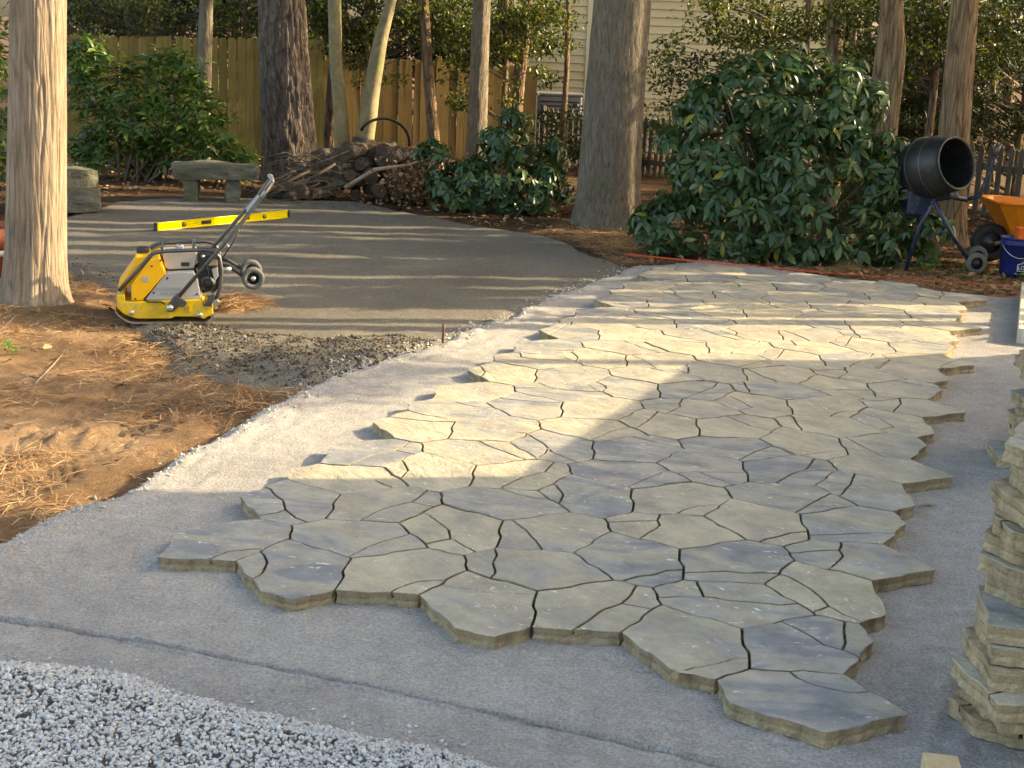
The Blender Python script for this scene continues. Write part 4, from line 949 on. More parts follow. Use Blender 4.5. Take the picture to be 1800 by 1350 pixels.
# rubble along the edge of the compacted pad
r1 = sample(rub_poly, 6500, gr, 0.08); r2 = sample(rub2_poly, 500, gr); r3 = sample([gp(*p) for p in [(960,405),(1060,430),(1110,468),(1080,476),(1010,440)]], 160, gr); r4 = sample([gp(*p) for p in [(95,440),(190,470),(215,500),(130,470)]], 160, gr)
r5 = sample([gp(*p) for p in [(480,345),(780,372),(800,388),(700,372),(480,356)]], 200, gr)
q = np.concatenate([r1, r2, r3, r4, r5]); P = np.c_[q, ztop(q[:, 0], q[:, 1])+0.004]
rocks('rubble', P, gr.gamma(1.3, 0.0046, len(P)).clip(0.0022, 0.024), RUBBLE, 4, label='dark rubble stones along the rim of the dirt pad', category='rubble')
# crumbs of stone dust on the rim
e = np.array(sand_edge); tt_ = gr.uniform(0, len(e)-1.001, 2600); i0 = tt_.astype(int); q = e[i0]+(e[i0+1]-e[i0])*(tt_-i0)[:, None]+gr.normal(0, 0.075, (2600, 2))
rocks('sand_crumbs', np.c_[q, ztop(q[:, 0], q[:, 1])+0.001], gr.gamma(2, 0.004, len(q)).clip(0.002, 0.022), CRUMB, 6, label='crumbled clods of stone dust along the left rim of the sand bed', category='sand')
# pine straw
NEEDLE = (np.array([(0,-.5,0),(0,.5,0),(.5,-.5,.07),(.5,.5,.07),(1,-.3,0),(1,.3,0)], float), np.array([(0,2,3),(0,3,1),(2,4,5),(2,5,3)]))
straw_poly = [gp(*p) for p in [(-150, 560), (60, 545), (200, 560), (300, 600), (420, 655), (540, 672), (470, 716), (330, 788), (200, 866), (0, 945), (-150, 990)]]
straw2 = [gp(*p) for p in [(-150, 440), (60, 470), (150, 480), (230, 540), (200, 570), (60, 560), (-150, 570)]]
straw3 = [gp(*p) for p in [(930, 405), (1010, 380), (1100, 400), (1150, 455), (1090, 462), (1020, 425)]]
straw4 = [gp(*p) for p in [(1110, 455), (1450, 455), (1640, 470), (1800, 480), (1900, 500), (1900, 520), (1745, 512), (1500, 484), (1240, 458)]]
mnd = gp(418, 533); mound = [mnd+np.array([math.cos(t)*0.26, math.sin(t)*0.3]) for t in np.linspace(0, 6.28, 12, endpoint=False)]
pile = gp(1492, 472); pile4 = [pile+np.array([math.cos(t)*0.24, math.sin(t)*0.2]) for t in np.linspace(0, 6.28, 12, endpoint=False)]
def dens(poly, n, lift=0.0, thin=None):
    q = sample(poly, n, gr)
    if thin: q = q[gr.random(len(q)) < thin(q)]
    return np.c_[q, ztop(q[:, 0], q[:, 1])+0.002+lift*gr.random(len(q))]
patch = lambda q: 0.06+0.94*sstep(-0.1, 0.45, fbm(q[:, 0]*1.6, q[:, 1]*1.6, 7.0, 3))
P = np.concatenate([dens(straw_poly, 21000, 0.010, patch), dens(straw2, 13000, 0.02, patch), dens(straw3, 5000, 0.02), dens(straw4, 6000, 0.02), dens(mound, 1800, 0.03)])
pl = dens(pile4, 1500); rr_ = np.hypot(pl[:, 0]-pile[0], pl[:, 1]-pile[1]); pl[:, 2] += 0.13*np.exp(-(rr_/0.13)**2)*gr.random(len(pl)); P = np.concatenate([P, pl])
an = gr.uniform(0, 6.28, len(P)); D = np.stack([np.cos(an), np.sin(an), gr.normal(0, 0.10, len(P))], 1)
L_ = gr.uniform(0.07, 0.17, len(P)); V, F = scatter(NEEDLE, P, frames(D, unit(gr.normal(0, .35, D.shape)+[0, 0, 1])), L_, gr.uniform(0.0016, 0.003, len(P)))
mk('pine_straw', mesh_np('pine_straw', V, F), STRAW, kind='stuff', label='brown pine straw littering the ground round the trees', category='pine straw')
# leaf litter
lp = [[gp(*p) for p in [(-200, 345), (100, 352), (300, 340), (470, 335), (760, 372), (960, 408), (1100, 400), (1100, 330), (900, 290), (450, 262), (-200, 270)]],
      [gp(*p) for p in [(1110, 452), (1500, 476), (1900, 500), (1900, 330), (1600, 330), (1150, 340)]]]
P = np.concatenate([dens(lp[0], 7000, 0.02), dens(lp[1], 6500, 0.03), dens(straw4, 800, 0.02), dens(straw_poly, 130, 0.01), dens(straw2, 160, 0.01)])
D = unit(np.c_[gr.normal(size=(len(P), 2)), gr.normal(0, .25, len(P))]); L_ = gr.uniform(0.035, 0.085, len(P))
V, F = scatter(LEAF8, P, frames(D, unit(gr.normal(0, .45, D.shape)+[0, 0, 1])), L_, L_*gr.uniform(.4, .7, len(P)))
mk('leaf_litter', mesh_np('leaf_litter', V, F), LITTER, kind='stuff', label='dry brown leaves lying under the shrubs and trees', category='leaf litter')

# ------------------------------------------------------------------ stacked slabs
def stack(cx, cy, n, seed, label, toplabel, group, lean=(0, 0), off=0.045, pools=pool, turn=(0, 360)):
    r = np.random.default_rng(seed); z = 0.004
    for q in range(n):
        js = pools[r.integers(len(pools))]; a = 120*r.integers(3)+r.normal(0, 9)+turn[0]
        jm = [lat2w(pl)-lat2w(kctr) for pl in js]
        me = slab_mesh('paving_slab', RING_M, jm, 500+seed*40+q); me.materials[1] = PSTACK
        if r.random() < 0.3: me.materials[0] = PSTACK
        o = mk('paving_slab', me, None, None, label=toplabel if q == n-1 else label, category='paving slab', group=group)
        o.location = (cx+lean[0]*q+r.normal(0, off), cy+lean[1]*q+r.normal(0, off), z); o.rotation_euler = (r.normal(0, .006), r.normal(0, .006), math.radians(a))
        z += 0.0625
stack(1.785, 4.16, 15, 1, 'rough-edged tan slab in the tall stack beside the pale wood block', 'topmost slab of the tall stack beside the pale wood block', 'slabs stacked beside the patio', lean=(0.002, 0.004), off=0.028)
stack(3.00, 7.25, 12, 2, 'rough-edged tan slab in the lower stack between tall stack and plank', 'topmost slab of the lower stack near the pale plank', 'slabs stacked beside the patio')
PINE = mat_wood('fresh_pine_wood', (0.55, 0.43, 0.24), (0.70, 0.58, 0.36))
bk = gp(1646, 1330, 0.09)
o = MB().box((0, 0, 0.045), (0.105, 0.40, 0.09), bev=0.003).build('wood_block', PINE, None, label='short pale pine timber lying against the tall slab stack', category='timber')
o.location = (bk[0]-0.015, bk[1]-0.19, 0.006); o.rotation_euler = (0, 0, -0.14)
GREYP = mat_wood('pale_weathered_plank', (0.34, 0.31, 0.25), (0.52, 0.48, 0.40))
pk0, pk1 = gp(1786, 604), gp(1793, 518)
pd = pk1-pk0; o = MB().box((0.30, np.linalg.norm(pd)/2, 0.06), (0.60, np.linalg.norm(pd), 0.12), bev=0.006).build('wide_plank', GREYP, None, label='wide pale plank laid along the sand at the far stacks', category='plank')
o.location = (pk0[0], pk0[1], 0.0); o.rotation_euler = (0, 0, math.atan2(pd[1], pd[0])-math.pi/2)

# ------------------------------------------------------------------ plate compactor
YEL = plain('yellow_paint', (0.70, 0.45, 0.012), 0.45, var=0.12, scale=9, dirt=(0.36, 0.29, 0.16), bump=0.15, bscale=40)
YEL2 = plain('amber_tank_plastic', (0.80, 0.42, 0.008), 0.42, var=0.05)
FRAME = plain('dark_grey_steel', (0.095, 0.097, 0.10), 0.42, 0.6, var=0.2, scale=14)
PANEL = plain('light_grey_panel', (0.36, 0.355, 0.35), 0.5, var=0.06)
SILVER = plain('silver_tank', (0.52, 0.49, 0.44), 0.35, 0.35, var=0.08)
STEEL = plain('worn_steel', (0.36, 0.30, 0.24), 0.45, 0.7, var=0.25, scale=18)
ZINC = plain('zinc_bolt', (0.55, 0.54, 0.50), 0.35, 0.8, var=0.1)
TYRE = plain('grey_rubber_wheel', (0.10, 0.10, 0.095), 0.8, var=0.25)
K = 0.00067
cpos = gp(277, 568); cz = float(ztop(cpos[0], cpos[1]))
comp = thing('plate_compactor', (cpos[0], cpos[1]+0.24, max(cz, 0.0)), 0.235, label='yellow plate compactor with folding handle standing beside the pale tree trunk', category='plate compactor')
def q2(u, v): return ((u-600)*K, (1030-v)*K*1.02)
def pr(name, pts, y0, y1, mat, bev=0.006, parent=comp): return MB().prism([q2(*p) for p in pts], y0, y1, bev=bev).build(name, mat, parent)
def q3(u, v, y): a = q2(u, v); return (a[0], y, a[1])
HW = 0.235
pr('base_plate', [(78,890),(100,925),(170,985),(230,1012),(300,1020),(1030,1022),(1080,985),(1098,935),(1118,930),(1108,990),(1062,1030),(990,1038),(260,1036),(190,1015),(110,955),(72,905)], -HW, HW, STEEL, 0.0)
dk = pr('deck', [(95,735),(180,720),(182,800),(240,802),(985,780),(1002,850),(1098,850),(1112,960),(1066,962),(1010,995),(930,968),(700,965),(660,985),(300,985),(225,958),(165,935),(95,865)], -HW+0.012, HW-0.012, YEL, 0.006)
for u, v in ((247,918),(965,948)):
    MB().lathe([(0.0,-0.008),(0.017,-0.008),(0.019,0),(0.019,0.006)], q3(u, v, -HW+0.008), (0,1,0), 14).build('bolt', ZINC, dk)
pr('water_tank', [(300,325),(438,320),(470,350),(250,640),(150,695),(98,662),(285,400)], -0.16, 0.20, YEL2, 0.012)
tk = pr('tank_side', [(455,345),(548,312),(616,500),(358,795),(246,795),(246,625)], -0.215, 0.19, YEL2, 0.010)
MB().lathe([(0.0,0.045),(0.040,0.045),(0.046,0.035),(0.046,0.0)], q3(372, 325, -0.02), (0,0,1), 18).build('tank_cap', DARK, tk)
sp = pr('side_panel', [(616,500),(905,486),(948,560),(988,780),(388,790)], -0.205, 0.18, PANEL, 0.006)
for u, v in ((628,553),(484,708),(942,726)):
    MB().lathe([(0.0,-0.004),(0.008,-0.004),(0.008,0.004)], q3(u, v, -0.205), (0,1,0), 10).build('screw', DARK, sp)
def text(body, size, loc, rot, mat, name='lettering', parent=None, ext=0.0008, align='CENTER', sx=1.0):
    c = bpy.data.curves.new(name, 'FONT'); c.body = body; c.size = size; c.extrude = ext; c.align_x = align; c.align_y = 'CENTER'
    o = bpy.data.objects.new(name, c); col.objects.link(o)
    bpy.context.view_layer.update(); dg = bpy.context.evaluated_depsgraph_get(); me = bpy.data.meshes.new_from_object(o.evaluated_get(dg)); bpy.data.objects.remove(o)
    o = mk(name, me, mat, parent); o.location = loc; o.rotation_euler = rot; o.scale = (sx, 1, 1); return o
LETG = plain('raised_grey_letters', (0.27, 0.265, 0.26), 0.5, var=0.04)
x_, y_, z_ = q3(640, 672, -0.2062); text('WACKER', 0.034, (x_, y_, z_), (math.pi/2, 0, 0), LETG, parent=sp, sx=1.35)
x_, y_, z_ = q3(665, 722, -0.2062); text('NEUSON', 0.034, (x_, y_, z_), (math.pi/2, 0, 0), LETG, parent=sp, sx=1.1)
ft = pr('fuel_tank', [(575,300),(930,282),(948,300),(940,375),(915,470),(640,484),(606,455),(590,375)], -0.12, 0.14, SILVER, 0.018)
MB().lathe([(0.0,0.03),(0.026,0.03),(0.03,0.02),(0.03,0.0)], q3(770, 285, 0.02), (0,0,1), 16).build('fuel_cap', ZINC, ft)
en = pr('engine_block', [(960,300),(1190,310),(1205,480),(1190,690),(990,740),(960,560)], -0.13, 0.15, DARK, 0.012)
for q in range(7): MB().box(q3(1080, 330+q*22, -0.134), (0.13, 0.012, 0.006)).build('cooling_fin', FRAME, en)
MB().lathe([(0.0,-0.04),(0.05,-0.04),(0.058,-0.02),(0.058,0.03)], q3(1060, 620, -0.13), (0,1,0), 18).build('recoil_housing', FRAME, en)
pr('muffler_guard', [(1100,470),(1165,440),(1172,540),(1130,600)], -0.17, -0.12, PANEL, 0.004, en)
pr('carburettor', [(985,560),(1130,560),(1130,600),(1040,700),(985,690)], -0.165, -0.13, FRAME, 0.004, en)
MB().box(q3(930, 360, -0.10), (0.03, 0.03, 0.03), bev=0.005).build('fuel_tap', ZINC, en)
fp = [(120,690),(300,490),(470,300),(520,278),(600,268),(900,252),(1050,248),(1130,270),(1185,330),(1207,480),(1190,660),(1120,830)]
for s in (-0.20, 0.20): MB().tube([q3(u, v, s) for u, v in fp], 0.0145, 10).build('frame_tube', FRAME, comp)
for u, v in ((590, 262), (915, 245)):
    MB().tube([q3(u, v, -0.20), q3(u, v-24, -0.14), q3(u, v-26, 0.14), q3(u, v, 0.20)], 0.013, 8).build('cross_tube', FRAME, comp)
pr('rear_bracket', [(1000,850),(1040,800),(1060,740),(1120,722),(1130,760),(1085,850)], -HW+0.004, -HW+0.03, FRAME, 0.003)
MB().tube([q3(1140, 815, -0.25), q3(1140, 845, 0.25)], 0.024, 12).build('rear_bumper', STEEL, comp)
hd = MB()
n1, n2 = [(655,845),(1390,0),(1700,-375),(1785,-500)], None
for s in (-HW-0.012, HW-0.06): MB().tube([q3(655, 845, s), q3(1390, 0, s*0.86), q3(1640, -300, s*0.55), q3(1768, -470, s*0.42)], 0.0145, 10).build('handle_bar', FRAME, comp)
GREYH = plain('grey_handle_steel', (0.30, 0.30, 0.29), 0.42, 0.5, var=0.15)
MB().tube([q3(1640, -300, -HW*0.6), q3(1700, -375, -HW*0.5), q3(1765, -468, -0.10), q3(1760, -500, -0.05), q3(1742, -512, 0.0), q3(1760, -500, 0.05), q3(1765, -468, 0.08), q3(1640, -300, 0.10)], 0.017, 10).build('grip', GREYH, comp)
d_ = np.array([0.64, 0, 0.77]); Rm_ = np.array([[0.64, 0, -0.77], [0, 1, 0], [0.77, 0, 0.64]])
MB().box(q3(1560, -210, -0.01), (0.14, 0.26, 0.012), R=Rm_, bev=0.004).build('handle_plate', GREYH, comp)
MB().tube([q3(1270, 200, -0.1), q3(1300, 265, -0.1), q3(1290, 280, -0.09)], 0.008, 6).build('throttle_lever', ZINC, comp)
pr('handle_bracket', [(605,855),(625,900),(680,905),(740,845),(800,850),(835,810),(810,780),(765,760),(730,710),(690,745)], -HW-0.03, -HW+0.004, FRAME, 0.004)
MB().lathe([(0.0,-0.01),(0.020,-0.01),(0.026,0.0),(0.026,0.012)], q3(648, 858, -HW-0.032), (0,1,0), 18).build('pivot_bolt', ZINC, comp)
for s, du, dv in ((-0.17, 0, 0), (0.17, 0, 0)):
    MB().tube([q3(1215, 430, s*0.8), q3(1300, 445, s*0.8), q3(1420, 530, s), q3(1545, 565, s)], 0.014, 8).build('wheel_arm', DARK, comp)
    wl = MB().lathe([(0.045,-0.028),(0.074,-0.030),(0.082,-0.022),(0.084,0),(0.082,0.022),(0.074,0.030),(0.045,0.028),(0.045,-0.028)], q3(1545, 562, s), (0,1,0), 28).build('wheel', TYRE, comp)
    MB().lathe([(0.0,-0.020),(0.018,-0.020),(0.018,-0.010),(0.046,-0.014),(0.046,0.014),(0.0,0.014)], q3(1545, 562, s), (0,1,0), 20).build('rim', DARK, wl)
    MB().lathe([(0.0,-0.032),(0.017,-0.032),(0.019,-0.018)], q3(1545, 562, s), (0,1,0), 12).build('hub_bolt', ZINC, wl)
MB().tube([q3(1545, 562, -0.17), q3(1545, 562, 0.17)], 0.01, 8).build('axle', ZINC, comp)
MB().tube([q3(1220, 480, -0.14), q3(1310, 468, -0.14)], 0.022, 10).build('wheel_bracket', ZINC, comp)

for s_, u, v in ((-0.14, 1010, 330), (-0.14, 1150, 330)):
    MB().lathe([(0.0,-0.02),(0.012,-0.02),(0.012,0.0)], q3(u, v, s_), (0,1,0), 10).build('head_bolt', ZINC, en)
MB().tube([q3(1010, 420, -0.14), q3(1060, 470, -0.18), q3(1080, 560, -0.19), q3(1040, 640, -0.15)], 0.006, 6).build('fuel_hose', DARK, en)
MB().tube([q3(1150, 380, -0.12), q3(1230, 330, -0.16), q3(1330, 170, -0.19), q3(1400, 20, -0.19)], 0.005, 6).build('throttle_cable', DARK, comp)
MB().tube([q3(380, 780, -0.20), q3(420, 800, -0.235), q3(560, 800, -0.236), q3(600, 830, -0.22)], 0.006, 6).build('water_hose', DARK, comp)
MB().box(q3(1110, 400, -0.135), (0.075, 0.02, 0.05), bev=0.006).build('muffler', STEEL, en)
MB().lathe([(0.0,-0.012),(0.035,-0.012),(0.038,0.0)], q3(1060, 620, -0.172), (0,1,0), 16).build('recoil_cover', DARK, en)
MB().box(q3(400, 560, -0.2165), (0.045, 0.004, 0.035)).build('sticker', PANEL, tk)
MB().box(q3(820, 420, -0.139), (0.06, 0.004, 0.028)).build('sticker', DARK, ft)
for u, v in ((470, 420), (290, 770), (565, 360)): MB().lathe([(0.0,-0.004),(0.007,-0.004),(0.007,0.004)], q3(u, v, -0.216), (0,1,0), 8).build('screw', DARK, tk)
for u in (160, 520, 860): MB().box(q3(u, 880, -HW+0.009), (0.012, 0.010, 0.05)).build('deck_rib', YEL, dk)

# ------------------------------------------------------------------ spirit level
l0, l1 = gp(272, 405), gp(508, 381); ld = l1-l0; LL = np.linalg.norm(ld)
lv = thing('spirit_level', (l0[0], l0[1], float(ztop(*l0))+0.001), math.atan2(ld[1], ld[0]), label='long yellow spirit level standing on edge on the dirt pad', category='spirit level')
LYEL = plain('bright_yellow_enamel', (0.85, 0.66, 0.0), 0.35, var=0.03)
for z in (0.006, 0.080): MB().box((LL/2, 0, z), (LL, 0.026, 0.012), bev=0.002).build('flange', LYEL, lv)
MB().box((LL/2, 0, 0.043), (LL-0.02, 0.009, 0.063)).build('web', LYEL, lv)
for x in (0.012, LL-0.012): MB().box((x, 0, 0.043), (0.03, 0.030, 0.090), bev=0.004).build('end_cap', DARK, lv)
for x in (LL*0.20, LL*0.80):
    MB().lathe([(0.012,-0.008),(0.024,-0.008),(0.026,-0.004),(0.026,0.0)], (x, -0.004, 0.043), (0,1,0), 16).build('vial_ring', DARK, lv)
    MB().tube([(x, -0.008, 0.025), (x, -0.008, 0.061)], 0.006, 8).build('vial', ZINC, lv)
MB().box((LL*0.36, -0.006, 0.043), (0.13, 0.006, 0.040)).build('sticker', DARK, lv)
MB().box((LL*0.66, -0.006, 0.043), (0.09, 0.006, 0.030), bev=0.002).build('sticker', plain('maroon_sticker', (0.12, 0.02, 0.015), 0.5), lv)

# ------------------------------------------------------------------ stone benches
def mat_rock(name, a, b_, g):
    m, t, b = newmat(name); N = NT(t); v = N.pos()
    c = N.ramp(N.noise(N.mapv(v, (2, 2, 9)), 1.5, 6, 0.65), [(0.3, a), (0.7, b_)])
    c = N.mix(N.ramp(N.noise(v, 5, 5, 0.7), [(0.48, 0.0), (0.66, 0.8)]), c, g)
    c = N.mix(0.4, c, N.ramp(N.noise(v, 60, 4, 0.7), [(0.3, 0.25), (0.7, 0.75)]), 'OVERLAY')
    N.l(c, b.inputs['Base Color']); b.inputs['Roughness'].default_value = 0.9; b.inputs['Specular IOR Level'].default_value = 0.2
    N.l(N.bump(N.noise(v, 18, 6, 0.7), 0.9, 0.03), b.inputs['Normal']); return m
ROCK = mat_rock('mossy_bench_stone', (0.085, 0.085, 0.07), (0.19, 0.183, 0.15), (0.10, 0.107, 0.05))
def rough_box(c, d, seed, amp=0.03, cut=4):
    bm = bmesh.new(); bmesh.ops.create_cube(bm, size=1.0); bmesh.ops.subdivide_edges(bm, edges=bm.edges[:], cuts=cut*2, use_grid_fill=True)
    V = np.array([v.co[:] for v in bm.verts]); bm.verts.index_update(); F = [[v.index for v in f.verts] for f in bm.faces]; bm.free()
    rad = np.linalg.norm(V, axis=1, keepdims=True); V = V*(1-0.22*np.clip(rad-0.62, 0, 1)); V = V*np.array(d)
    s = 3.0; V = V+np.stack([fbm(V[:, 0]*s*2+seed, V[:, 1]*s*2, V[:, 2]*s*3, 3), fbm(V[:, 0]*s*2, V[:, 1]*s*2+seed, V[:, 2]*s*3, 3), 0.7*fbm(V[:, 0]*s, V[:, 1]*s*2, V[:, 2]*s+seed, 3)], 1)*amp
    return V+np.array(c), F
def bench(label, u, v, depth, w_, seatz, th, legs, seed, dpt=0.42, rz=0.2):
    p = aty(u, v, depth); t = thing('stone_bench', (p[0], depth, float(ztop(p[0], depth))-0.02), rz, label=label, category='bench', group='stone benches')
    MB().add(*rough_box((0, 0, seatz-th/2), (w_, dpt, th), seed)).build('seat', ROCK, t)
    for x, lw in legs: MB().add(*rough_box((x, 0, (seatz-th)/2), (lw, dpt*0.7, seatz-th+0.05), seed+x*9, 0.025, 3)).build('leg', ROCK, t)
    return t
bench('mossy stone slab bench in front of the laurel shrub', 377, 330, 17.1, 1.04, 0.47, 0.19, [(-0.28, 0.19), (0.22, 0.17)], 4)
b2_ = bench('stone slab bench half hidden behind the pale tree trunk', 105, 350, 15.9, 0.78, 0.50, 0.21, [(-0.2, 0.18), (0.12, 0.22)], 9, rz=0.9)
o = MB().add(*rough_box((0, 0, 0.12), (0.75, 0.4, 0.24), 15)).build('bench_stone', ROCK, None, label='loose mossy block lying before the half hidden stone bench', category='stone')
p = gp(112, 372); o.location = (p[0], p[1]+0.1, 0.0); o.rotation_euler = (0, 0, 0.35)

# ------------------------------------------------------------------ woodpile and brush
LOGB = mat_bark('log_bark', (0.045, 0.034, 0.028), (0.10, 0.075, 0.06), (0.19, 0.15, 0.12), 20, 20, 0.02, (0.24, 0.23, 0.19))
LOGE = mat_rock('log_end', (0.055, 0.036, 0.026), (0.13, 0.085, 0.055), (0.07, 0.05, 0.04))
LOGP = mat_bark('pale_log_bark', (0.16, 0.13, 0.09), (0.30, 0.25, 0.18), (0.42, 0.37, 0.28), 14, 14, 0.01)
def log(p, ax, L_, r, seed, label, mat=LOGB):
    ax = unit(np.array(ax, float)); n = 18; th = np.linspace(0, 2*np.pi, n, endpoint=False)
    e1 = unit(np.cross(ax, [0.1, 0.2, 1])); e2 = np.cross(ax, e1); V = []; st = np.linspace(-0.5, 0.5, 7)
    for s in st:
        rr = r*(1+0.10*noise(np.cos(th)*1.6+seed, np.sin(th)*1.6, s*4)+0.06*noise(np.cos(th)*5, np.sin(th)*5+seed, s*9))
        V += [ax*s*L_+rr[k]*(math.cos(th[k])*e1+math.sin(th[k])*e2)+0.03*L_*math.sin(s*3)*e1 for k in range(n)]
    F = [(i*n+k, i*n+(k+1) % n, (i+1)*n+(k+1) % n, (i+1)*n+k) for i in range(6) for k in range(n)]
    m = MB(); m.add(V, F, 0, True); m.add(V[:n], [list(range(n))[::-1]], 1); m.add(V[-n:], [list(range(n))], 1)
    o = m.build('log', [mat, LOGE], None, label=label, category='log', group='logs heaped at the edge of the dirt pad'); o.location = p; return o
wr = np.random.default_rng(17)
for q in range(96):
    t_ = wr.random(); u = 525+t_*255; h = (0.50*math.sin(math.pi*min(max((t_+0.12)/1.2, 0), 1))**0.8+0.06)
    row = wr.random()**0.8; z = 0.06+h*row; y = 17.75+0.55*row+wr.normal(0, 0.12)
    p = aty(u, 300, y); an = wr.normal(0, 0.4)
    log((p[0], y+0.15, z), (math.sin(an), -math.cos(an), wr.normal(0, 0.12)), wr.uniform(0.35, 0.6), wr.uniform(0.055, 0.115), q, 'dark weathered log '+('at the foot of' if row < 0.33 else 'halfway up' if row < 0.7 else 'near the crest of')+' the firewood heap by the dirt pad')
for u, v, du, y, r in ((700, 272, 0.5, 18.35, 0.075), (735, 268, 0.55, 18.5, 0.07), (672, 262, 0.35, 18.6, 0.085)):
    p = aty(u, v, y); log(tuple(p), (1, 0.15, 0.05), du, r, u, 'pale barked log lying across the top of the firewood heap', LOGP)
for q in range(10):
    p = aty(wr.uniform(520, 600), wr.uniform(318, 345), 17.9); log((p[0], 17.9+wr.normal(0, .15), max(0.08, p[2])), (wr.normal(), wr.normal(), wr.normal(0, .15)), wr.uniform(0.3, 0.5), wr.uniform(0.05, 0.09), 200+q, 'dark weathered log under the brush beside the firewood heap')
BRUSHM = plain('dry_twig', (0.105, 0.08, 0.056), 0.85, var=0.45, scale=12)
PALESTICK = plain('pale_bare_wood', (0.30, 0.23, 0.16), 0.8, var=0.25, scale=15)
bm_ = MB()
for q in range(100):
    u = 455+150*wr.beta(2.2, 1.8); hgt = 0.50*math.exp(-((u-545)/65)**2)+0.04
    p = aty(u, 330, 17.75+wr.normal(0, .35)); p[2] = hgt*wr.random()+0.02; L_ = wr.uniform(0.25, 0.95); a = wr.normal(0.15, 0.30); b_ = wr.normal(0, 0.5)
    d = np.array([math.cos(a)*math.cos(b_), math.sin(b_), math.sin(a)*0.8]); bend = wr.normal(0, 0.07, 3); r = wr.uniform(0.003, 0.010)
    A_ = p-d*L_/2; B_ = p+d*L_/2; A_[2] = max(A_[2], 0.01); B_[2] = max(B_[2], 0.01); bm_.tube([A_, (A_+B_)/2+bend, B_], [r, r*0.9, r*0.4], 5)
bm_.build('brush_pile', BRUSHM, None, kind='stuff', label='tangle of dry twigs heaped beside the dark pine trunk', category='brush')
for k, (pts, r, lb) in enumerate([([(606, 330), (660, 298), (720, 290), (790, 268)], 0.028, 'long bare branch lying across the firewood heap'), ([(470, 340), (500, 322), (545, 300)], 0.022, 'pale splintered stick leaning out of the brush pile'),
                              ([(520, 328), (560, 306), (590, 288)], 0.02, 'thick grey stick resting on the brush pile'), ([(452, 322), (480, 318), (520, 300)], 0.016, 'thin curved stick poking from the brush pile')]):
    y = 17.45 if k else 17.55; MB().tube([aty(u, v, y+0.05*i) for i, (u, v) in enumerate(pts)], [r, r*0.95]+[r*0.7]*(len(pts)-2), 8).build('stick', BRUSHM if k else PALESTICK, None, label=lb, category='stick')
# shelf fungus / dry leaves on the heap
q = 900; P = np.stack([aty(u, v, 17.55)+np.array([0, wr.normal(0, .1), 0]) for u, v in zip(wr.normal(745, 34, q), wr.normal(320, 22, q))]); P[:, 2] = np.maximum(P[:, 2], 0.02)
D = sph(q, wr); L_ = wr.uniform(0.03, 0.07, q); V, F = scatter(LEAF8, P, frames(D, sph(q, wr)), L_, L_*0.6)
mk('dry_leaf_heap', mesh_np('dry_leaf_heap', V, F), LITTER, kind='stuff', label='heap of curled dry leaves spilling from the firewood', category='leaf litter')
# black hose loop
hl = [aty(676+46*math.cos(t)-2, 252-44*math.sin(t), 20.5+0.2*math.cos(t)) for t in np.linspace(-0.15, 2.6, 18)]
MB().tube(hl, 0.022, 10).build('drain_pipe', plain('matt_black_pipe', (0.012, 0.012, 0.012), 0.95, spec=0.1), None, label='loop of black drain pipe arching above the firewood heap', category='pipe')

# ------------------------------------------------------------------ terracotta pot behind the pale trunk
TERRA = plain('terracotta', (0.20, 0.055, 0.03), 0.75, var=0.15); BANDM = plain('blue_grey_glaze', (0.28, 0.31, 0.32), 0.5)
pp = aty(-14, 450, 11.6); pot = thing('flower_pot', (pp[0], 11.6, float(ztop(pp[0], 11.6))), label='large terracotta pot with a pale band behind the pale tree trunk', category='pot')
MB().lathe([(0.0,0.0),(0.17,0.0),(0.235,0.30),(0.255,0.30),(0.262,0.46),(0.235,0.46),(0.22,0.40),(0.0,0.40)], (0,0,0), (0,0,1), 28).build('body', TERRA, pot)
MB().lathe([(0.226,0.225),(0.236,0.226),(0.245,0.275),(0.236,0.276)], (0,0,0), (0,0,1), 28).build('band', BANDM, pot)
MB().lathe([(0.0,0.415),(0.222,0.41)], (0,0,0), (0,0,1), 20).build('soil', DARK, pot)

# ------------------------------------------------------------------ concrete mixer
BLUE = plain('dark_blue_paint', (0.008, 0.022, 0.06), 0.35, 0.2, var=0.2, dirt=(0.08, 0.09, 0.10))
BLACKP = plain('dusty_black_drum', (0.022, 0.024, 0.025), 0.42, 0.1, var=0.35, scale=7, dirt=(0.05, 0.05, 0.048))
INSIDE = plain('drum_inside', (0.02, 0.018, 0.016), 0.9)
wp = gp(1716, 477); mxd = 13.95
mixer = thing('concrete_mixer', (wp[0], mxd, 0.0), label='black drum concrete mixer on a blue wheeled frame beside the rhododendron', category='concrete mixer')
mo = np.array([wp[0], mxd, 0.0])
def mp(u, v, y=mxd): return aty(u, v, y)-mo
mouth = mp(1681, 287, 13.75); axis = unit(np.array([0.50, -0.80, 0.26]))
dr = MB().lathe([(0.0,-0.72),(0.12,-0.72),(0.21,-0.68),(0.285,-0.52),(0.312,-0.40),(0.318,-0.34),(0.312,-0.28),(0.305,-0.2),(0.27,-0.06),(0.25,0.0),(0.256,0.008),(0.25,0.014),(0.238,0.004),(0.258,-0.06),(0.295,-0.2),(0.30,-0.4),(0.2,-0.66),(0.0,-0.7)], mouth, axis, 40).build('drum', BLACKP, mixer)
MB().lathe([(0.318,-0.385),(0.330,-0.385),(0.330,-0.355),(0.318,-0.355)], mouth, axis, 40).build('ring_gear', DARK, dr)
MB().lathe([(0.306,-0.21),(0.314,-0.205),(0.306,-0.20)], mouth, axis, 40).build('drum_seam', FRAME, dr)
MB().lathe([(0.248,0.006),(0.257,0.018),(0.264,0.006),(0.257,-0.004),(0.248,0.006)], mouth, axis, 40).build('drum_lip', FRAME, dr)
